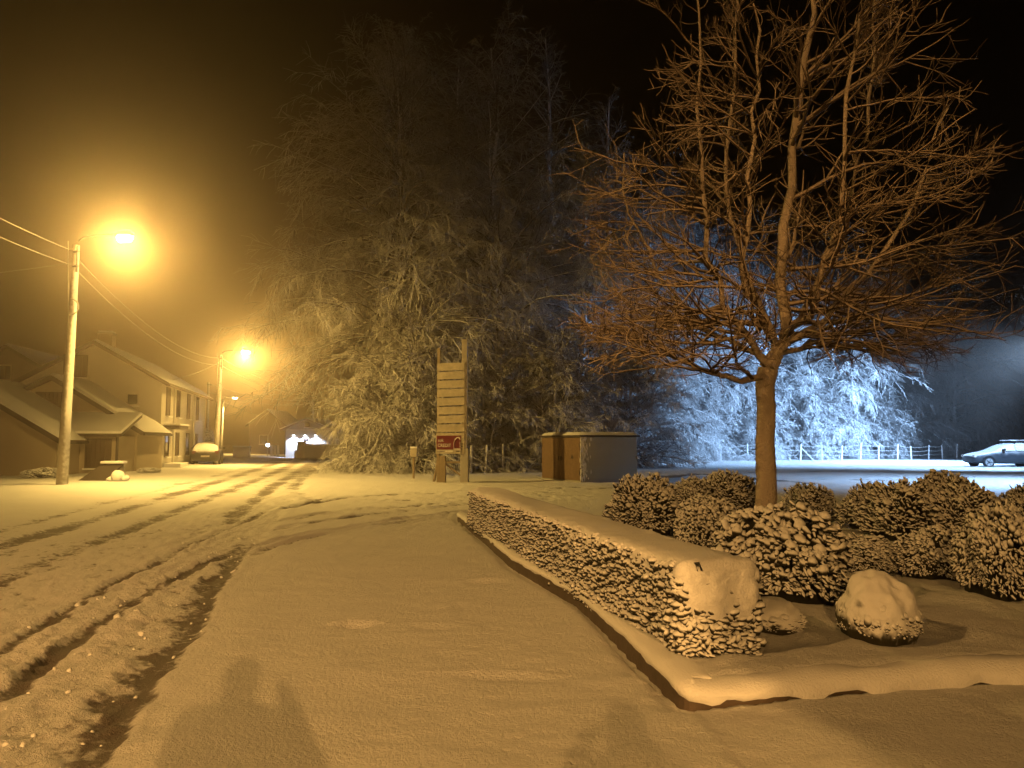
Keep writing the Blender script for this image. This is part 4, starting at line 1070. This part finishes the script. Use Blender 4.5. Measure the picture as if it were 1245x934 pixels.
MB().add([(L0 - .1, -2.98, zl_(532) + .105), (L1 + .32, -2.98, zl_(532) + .105), (L1 + .32, -.02, zB(509) + .14), (L0 - .1, -.02, zB(509) + .14),
          (L0 - .1, -2.9, zl_(532) + .22), (L1 + .28, -2.9, zl_(532) + .22), (L1 + .28, -.02, zB(509) + .27), (L0 - .1, -.02, zB(509) + .27)],
         [(3, 2, 1, 0), (4, 5, 6, 7), (0, 1, 5, 4), (1, 2, 6, 5), (2, 3, 7, 6), (3, 0, 4, 7)]).build('snow_sheet', M['snow'], rf, bevel=.03)
window(B, lx(99, 35.4, B), lx(125, 35.4, B), zl_(569), zl_(537), -2.6, 'shut')
MB().tube([(L1 + .06, -2.68, 0), (L1 + .06, -2.68, zl_(533))], .06, 6).build('downpipe', M['trim'], B)
# E: house at the left edge
E = house_at('gabled_house', 68, 33.0, 6, 'plain house at the left edge with a snowy roof slope falling behind the lamp pole')
zE = lambda py: lz(py, 33)
gable_house(E, lx(-130, 33, E), 0, 0, 5.0, zE(536), zE(536), lx(-45, 33, E), zE(466), 'render_cream', .3)
window(E, lx(-60, 33, E), lx(-40, 33, E), zE(530), zE(508), 0, 'pane')
# C: dark gable behind
C_ = house_at('gabled_house', 82, 52.0, 8, 'dark gabled house behind the others at the far left')
zC = lambda py: lz(py, 52)
gable_house(C_, lx(-70, 52, C_), 0, 0, 9, zC(470), zC(470), lx(12, 52, C_), zC(425), 'render_dark', .4)
window(C_, lx(4, 52, C_), lx(16, 52, C_), zC(463), zC(447), 0, 'pane')
# unseen house added behind the viewer to block one lamp from the bed
blocker_house = empty('gabled_house', (3.7, -6.0, 0), math.radians(15)); tag(blocker_house, 'unseen rendered house added behind the viewer to shade the right side of the planting bed', 'house')
gable_house(blocker_house, 0, 7.6, -8, 0, 4.4, 4.4, 3.8, 6.6, 'render_grey', .3)
window(blocker_house, 2.0, 3.2, 1.0, 2.3, -8.0); window(blocker_house, 4.6, 5.8, 1.0, 2.3, -8.0)
# terraced houses beyond A along the road
def terrace(px, Y, d, ze, wall, lab, bits):
    e = house_at('terraced_house', px, Y, 17, lab)
    gable_house(e, -7.5, 0, 0, d, ze, ze, -3.75, ze + 2.3, wall, .3)
    for k in range(int(d // 2.8)):
        y = .7 + k * 2.8
        swindow(e, y, y + .9, ze - 1.7, ze - .5, 0, k % 2 == 0); swindow(e, y, y + .95, .9 if k % 2 else .1, 2.1, 0, k % 2 == 1)
    for yy in bits: MB().tube([(.12, yy, 0), (.12, yy, ze)], .06, 6).build('downpipe', M['sill'], e)
terrace(206.5, 58.5, 6.5, 5.0, 'brick', 'narrow brick terraced house beyond the white house', (.2,))
terrace(219, 65.5, 8, 4.8, 'render_grey', 'grey terraced house at the far end of the row on the left', (.2, 7.8))
# small things in front of the houses
q = gp(122, 586); s = empty('cellar_hatch', gz(q.x, q.y), math.radians(6)); tag(s, 'slanting dark hatch board propped in front of the lean-to', 'hatch')
MB().add([(-.62, -.45, .0), (.35, -.45, .0), (.72, .25, .62), (-.05, .25, .62), (-.62, -.38, -.05), (.35, -.38, -.05), (.72, .33, .58), (-.05, .33, .58)],
         [(0, 1, 2, 3), (7, 6, 5, 4), (0, 4, 5, 1), (1, 5, 6, 2), (2, 6, 7, 3), (3, 7, 4, 0)]).build('board', M['trim'], s)
MB().box(-.08, .76, .10, .55, .62, .72).build('snow_cap', M['snow'], s, bevel=.03); MB().box(-.02, .7, .34, .52, -.1, .61).build('support', M['concrete'], s)
q = gp(143, 587); rng = np.random.default_rng(6)
v, f = blobs(np.array([[0, 0, .17], [.22, .05, .1], [-.22, 0, .08]]), np.array([[0, .2, 1.], [1., 0, .2], [1, .2, 0]]), np.array([.26, .2, .2]), np.array([.24, .13, .12]), rng, ICO2, .05)
o = link('snowy_stone', np_mesh('snowy_stone', v, f), M['snow'], None, gz(q.x, q.y)); tag(o, 'snow-covered boulder right of the slanting hatch', 'stone')
for px, py, r, lab in ((55, 583, .75, 'low snow-dusted plant heap left of the nearest lamp pole'), (30, 580, .55, 'small snow-dusted plant near the left edge, below the plain house'), (182, 577, .5, 'snowy plant at the doorstep of the white house')):
    q = gp(px, py); e = empty('snowy_plant', gz(q.x, q.y, -.06), r * 9); tag(e, lab, 'plant')
    for nm, m_ in zip(('foliage', 'inner_body'), BUSH['chunky'][0 if r > .6 else 1]): o = link(nm, m_, None, e); o.scale = (r, r, r * .45)
for px, py, Y, r, h, lab in ((232, 562, 56, .9, 1.9, 'snowy bush against the terraced houses, left of the second pole'), (246, 560, 64, 1.1, 2.6, 'taller snowy bush between the plain pole and the second lamp')):
    q = at(px, py, Y); e = empty('snowy_bush', gz(q.x, Y, -.06), r); tag(e, lab, 'bush')
    for nm, m_ in zip(('foliage', 'inner_body'), BUSH['spiky'][1]): o = link(nm, m_, None, e); o.scale = (r, r, h / 1.42)

# ------------------------------------------------------------------ lit outbuilding at the bend
def outbuilding():
    Y = 77.0; p = at(347, 556, Y); e = empty('outbuilding', gz(p.x, Y), math.radians(-4)); tag(e, 'outbuilding at the bend, its white front lit by cool wall lamps', 'building')
    z = lambda py: lz(py, Y); W = 7.2; xa = 2.25
    MB().prism([(0, -.1), (W, -.1), (W, z(522)), (4.9, z(522)), (0, z(522))], 0, 6).build('wall', M['render_white'], e)
    MB().prism([(-.02, z(521.9)), (4.7, z(521.9)), (xa, z(510))], -.03, 5.9).build('gable', M['render_grey'], e)
    for s_, xe in ((-1, -.45), (1, 5.0)):
        zz = z(523)
        r = MB().bar((xa, 3, z(509.5)), (xe, 3, zz), 7.0, .12, up=(0, 0, 1)).build('roof', M['tile'], e)
        MB().bar((xa, 3, z(508.4)), (xe, 3, zz + .1), 7.1, .10).build('snow_sheet', M['snow'], r)
    window(e, xa - .28, xa + .22, z(519), z(513.5), -.03, 'pane', 0); window(e, 1.85, 2.35, z(537), z(533), 0, 'pane', 1)
    MB().box(4.7, W + .2, -.2, 6.2, z(522), z(521)).build('flat_roof', M['snow'], e)
    for k, x in enumerate((.85, 2.0, 3.1)):
        l = MB().box(x - .1, x + .1, -.22, -.02, z(529) - .02, z(529) + .1).build('wall_lamp', M['trim'], e)
        MB().box(x - .08, x + .08, -.20, -.06, z(529) - .05, z(529) - .022).build('lamp_glass', M['bulb_cool'], l)
        d = bpy.data.lights.new('wall_light', 'SPOT'); d.energy = 550; d.color = WHITE_COOL; d.spot_size = math.radians(125); d.spot_blend = .4; d.shadow_soft_size = .06
        o = bpy.data.objects.new('wall_light', d); COL.objects.link(o); o.parent = e; o.location = (x, -.45, z(529) - .12); o.rotation_euler = (math.radians(14), 0, 0)
    q = at(362, 557, 72); g = empty('garden_wall', gz(q.x, 72), math.radians(-3)); tag(g, 'brown boundary wall with stepped end in front of the lit outbuilding', 'wall')
    MB().box(.5, 8.5, 0, .3, -.1, 1.25).build('wall', M['render_grey'], g); MB().box(-.35, .499, 0, .28, -.1, .75).build('step', M['render_grey'], g)
    MB().box(-.05, .62, -.12, .4, -.1, 1.5).build('pillar', M['plank'], g); MB().box(-.1, .67, -.17, .45, 1.5, 1.62).build('snow_cap', M['snow'], g, bevel=.03)
    MB().box(.68, 8.5, -.04, .34, 1.25, 1.36).build('wall_snow', M['snow'], g, bevel=.03)
    for px, lab in ((330, 'left one of three pale gate posts catching the cool light'), (334, 'middle one of three pale gate posts catching the cool light'), (338, 'right one of three pale gate posts catching the cool light')):
        q = at(px, 555, 80); o = MB().box(-.11, .11, -.11, .11, -.1, 1.15).build('gate_post', M['render_white'], None, bevel=.02, loc=gz(q.x, 80)); tag(o, lab, 'post', 'pale gate posts')
    q = at(325, 555, 80); e2_ = empty('garden_lamp', gz(q.x, 80)); tag(e2_, 'glowing white globe lamp left of the three gate posts', 'lamp')
    MB().tube([(0, 0, -.1), (0, 0, 1.0)], .05, 7).build('post', M['metal'], e2_)
    v, f = blobs(np.array([[0, 0, 1.15]]), np.array([[0, 0, 1.]]), np.array([.17]), np.array([.17]), np.random.default_rng(1), ICO2, 0)
    link('globe', np_mesh('globe', v, f), M['bulb_cool'], e2_)
    q = at(294, 557, 70); o = empty('waste_container', gz(q.x, 70), .2); tag(o, 'low pale container standing by the far roadside', 'container')
    MB().box(-.7, .7, -.5, .5, .05, 1.0).build('tub', M['render_grey'], o, bevel=.03); MB().box(-.75, .75, -.55, .55, 1.0, 1.1).build('lid', M['snow'], o, bevel=.03)
    # dark house behind
    h = house_at('dark_house', 345, 92, 0, 'dark house behind the lit outbuilding, barely visible'); gable_house(h, -4.2, 0, 0, 8, 3.6, 3.6, -2.1, 5.2, 'render_dark', .3); window(h, -2.9, -2.0, 1.3, 2.3, 0)
outbuilding()

# ------------------------------------------------------------------ cars
def car(name, base, rz, label, bars=True, seed=0):
    """estate car, nose towards -x; length 4.5"""
    e = empty(name, base, rz); tag(e, label, 'car')
    # stations: x, half width, z bottom, z shoulder, z roof, roof half width
    S = [(-2.22, .62, .34, .62, .63, .50), (-2.12, .80, .24, .72, .74, .66), (-1.7, .87, .20, .82, .86, .72), (-1.15, .89, .20, .90, .95, .74), (-.95, .89, .20, .93, 1.02, .73), (-.45, .89, .20, .95, 1.30, .64),
         (-.05, .89, .20, .96, 1.43, .60), (.5, .89, .20, .97, 1.47, .60), (1.1, .89, .20, .98, 1.46, .60), (1.6, .88, .20, .99, 1.40, .60), (2.0, .86, .22, .98, 1.22, .62), (2.2, .82, .28, .92, .98, .64), (2.27, .70, .36, .80, .82, .58)]
    vv = []; m = 12
    for x, w, zb, zs, zr, rw in S:
        half = [(0, zb), (w * .85, zb), (w, zb + .14), (w * 1.01, (zb + zs) / 2), (w * .97, zs), ((w * .97 + rw) / 2, (zs + zr) / 2 + .01), (rw, zr - .03), (rw * .6, zr)]
        ring = half + [(0, zr + .012)] + [(-a, b) for a, b in reversed(half[1:])]
        vv += [(x, a, b) for a, b in ring]; m = len(ring)
    ff = [tuple(range(m)), tuple(range((len(S) - 1) * m, len(S) * m))[::-1]]
    for i in range(len(S) - 1):
        for k in range(m): ff.append((i * m + k, i * m + (k + 1) % m, (i + 1) * m + (k + 1) % m, (i + 1) * m + k))
    b = MB().add(vv, ff).build('body', M['car'], e, smooth=True)
    md = b.modifiers.new('sub', 'SUBSURF'); md.levels = 2; md.render_levels = 2
    for s in (-1, 1):
        for (xa, xb, la) in ((-.62, .12, 1), (.20, .95, 0), (1.03, 1.62, 0)):
            z0, zt = 1.0, 1.36 if xa > -.3 else 1.33
            q = [(xa, .875 * s, z0), (xb, .875 * s, z0 + .005), (xb - .02, .665 * s, zt), (xa + (.36 if la else .02), .665 * s, zt)]
            p = [(x_, y_ + .02 * s, z_) for x_, y_, z_ in q]
            MB().add(q + p, [(0, 1, 2, 3), (7, 6, 5, 4), (0, 4, 5, 1), (1, 5, 6, 2), (2, 6, 7, 3), (3, 7, 4, 0)]).build('side_window', M['car'], e)
        MB().box(-.66, -.50, .90 * s if s > 0 else -1.06, 1.06 if s > 0 else -.90, .98, 1.12).build('mirror', M['tyre'], e, bevel=.03)
        for x in (-1.42, 1.35):
            w = MB().tube([(x, .70 * s, .31), (x, .90 * s, .31)], .315, 22).build('wheel', M['tyre'], e)
            MB().tube([(x, .901 * s, .31), (x, .912 * s, .31)], .225, 20).build('rim', M['rim'], w)
            k_ = MB()
            for t in range(5): a = t * 2 * math.pi / 5; k_.bar((x, .918 * s, .31), (x + .2 * math.cos(a), .918 * s, .31 + .2 * math.sin(a)), .012, .05)
            k_.build('spoke', M['tyre'], w)
            MB().tube([(x + .37 * math.cos(a), .895 * s, .31 + .37 * math.sin(a)) for a in [math.pi * t / 8 for t in range(9)]], .03, 6).build('wheel_arch', M['tyre'], e)
        MB().box(-2.2, -1.98, (.48 if s > 0 else -.76), (.76 if s > 0 else -.48), .60, .74).build('headlight', M['sill'], e, bevel=.03)
        MB().box(2.14, 2.25, (.56 if s > 0 else -.80), (.80 if s > 0 else -.56), .72, .92).build('tail_light', M['red'], e, bevel=.03)
    if bars:
        for x in (.25, 1.05):
            r = MB().tube([(x, -.66, 1.42), (x, -.62, 1.56), (x, .62, 1.56), (x, .66, 1.42)], .028, 6).build('roof_bar', M['tyre'], e)
            MB().box(x - .19, x + .19, -.58, .58, 1.59, 1.65).build('snow_strip', M['snow'], r, bevel=.02)
    MB().box(2.26, 2.30, -.26, .26, .52, .63).build('number_plate', M['sill'], e)
    return e
q = at(1222, 566, 47.0); car('parked_car', gz(q.x, 47.0, -.02), math.radians(-3), 'snow-dusted dark estate car with roof bars parked at the right edge')
q = at(252, 567, 51.5); car('parked_car', gz(q.x, 51.5, -.02), math.radians(-72), 'snow-covered car parked behind the second street lamp', False)

# ------------------------------------------------------------------ cool car park lamp just beyond the right edge
def cool_lamp(x, y, h, power, aim, size, lab):
    b = gz(x, y); e = empty('car_park_lamp', b); tag(e, lab, 'floodlight', 'car park floodlights')
    MB().tube([(0, 0, -.1), (0, 0, h)], [.11, .07], 9).build('mast', M['metal'], e)
    hd = MB().box(-.45, .15, -.25, .25, h, h + .15).build('lamp_head', M['trim'], e, bevel=.02)
    MB().box(-.42, .10, -.2, .2, h - .04, h - .002).build('lamp_glass', M['bulb_cool'], hd)
    d = bpy.data.lights.new('flood_light', 'SPOT'); d.energy = power; d.color = COOL; d.spot_size = math.radians(size); d.spot_blend = 1.0; d.shadow_soft_size = .2
    o = bpy.data.objects.new('flood_light', d); COL.objects.link(o); o.parent = e; o.location = (-.4, 0, h - .2)
    v = Vector(aim) - Vector((b.x - .4, b.y, b.z + h - .2)); o.rotation_euler = v.to_track_quat('-Z', 'Y').to_euler()
cool_lamp(37.8, 52.5, 8.5, P_COOL * .85, (19, 62, -.5), 114, 'tall car park floodlight beyond the right edge, shining blue-white on the wood')
cool_lamp(21.5, 26.0, 8.0, P_COOL * .13, (18.5, 27.5, 0), 104, 'car park floodlight nearest the planting bed, beyond the right edge')
cool_lamp(27.6, 38.5, 8.0, P_COOL * .16, (25, 52, -2), 112, 'extra car park floodlight added to light the parked car, beyond the right edge')  # added lamp, brightens the car and the lot around it

# ------------------------------------------------------------------ loose clods of snow by the gutter
def clods():
    rng = np.random.default_rng(77); n = 170
    y = rng.uniform(3.3, 12, n) ; u = np.abs(rng.normal(.75, .45, n)); x = edge_x(y) - u
    z = np.array([height(a, b) for a, b in zip(x, y)]); s = rng.uniform(.006, .018, n) * np.where(rng.random(n) < .10, 2, 1)
    v, f = blobs(np.stack([x, y, z + s * .4], -1), rng.normal(size=(n, 3)), s * rng.uniform(1, 1.5, n), s, rng, ICO1, .2)
    o = link('snow_clods', np_mesh('snow_clods', v, f, True), M['crust']); tag(o, 'loose clods of snow thrown up along the gutter', 'snow', kind='stuff')
clods()

# ------------------------------------------------------------------ the photographer, whose shadow falls on the snow
def person():
    e = empty('person', (.0, -.52, height(0, -.5))); tag(e, 'person in a dark coat standing behind the viewpoint with both arms raised', 'person')
    me = bpy.data.meshes.new('body')
    J = {'pel': (0, 0, .95, .16), 'che': (0, .0, 1.30, .18), 'nek': (0, .02, 1.50, .07), 'hd0': (0, .04, 1.60, .095), 'hd1': (0, .04, 1.72, .085)}
    for s, t in ((-1, 'l'), (1, 'r')):
        J.update({'hp' + t: (.10 * s, 0, .90, .10), 'kn' + t: (.12 * s, .02, .50, .068), 'an' + t: (.13 * s, 0, .10, .05), 'to' + t: (.15 * s, .16, .04, .045),
                  'sh' + t: (.20 * s, .0, 1.42, .08), 'el' + t: (.27 * s, .20, 1.20, .058), 'wr' + t: (.12 * s, .38, 1.42, .042), 'ha' + t: (.07 * s, .42, 1.48, .036)})
    names = list(J); ed = [('pel', 'che'), ('che', 'nek'), ('nek', 'hd0'), ('hd0', 'hd1')]
    for t in 'lr': ed += [('pel', 'hp' + t), ('hp' + t, 'kn' + t), ('kn' + t, 'an' + t), ('an' + t, 'to' + t), ('che', 'sh' + t), ('sh' + t, 'el' + t), ('el' + t, 'wr' + t), ('wr' + t, 'ha' + t)]
    me.from_pydata([J[n][:3] for n in names], [(names.index(a), names.index(b)) for a, b in ed], [])
    o = link('body', me, M['coat'], e)
    md = o.modifiers.new('skin', 'SKIN'); sv = me.skin_vertices[0].data
    for i, n in enumerate(names): sv[i].radius = (J[n][3],) * 2; sv[i].use_root = n == 'pel'
    o.modifiers.new('sub', 'SUBSURF').levels = 2
person()

# ------------------------------------------------------------------ haze: thin snowy mist lit by the lamps
hz = MB().box(-300, 300, -70, 430, -1.5, 33).build('haze', None)
hz['kind'] = 'stuff'
hm = bpy.data.materials.new('mist'); hm.use_nodes = True; N = hm.node_tree.nodes; N.clear()
out = N.new('ShaderNodeOutputMaterial'); vol = N.new('ShaderNodeVolumePrincipled')
vol.inputs['Color'].default_value = (.97, .84, .75, 1); vol.inputs['Density'].default_value = .0048; vol.inputs['Anisotropy'].default_value = .88
hm.node_tree.links.new(vol.outputs[0], out.inputs['Volume']); hz.data.materials.append(hm)
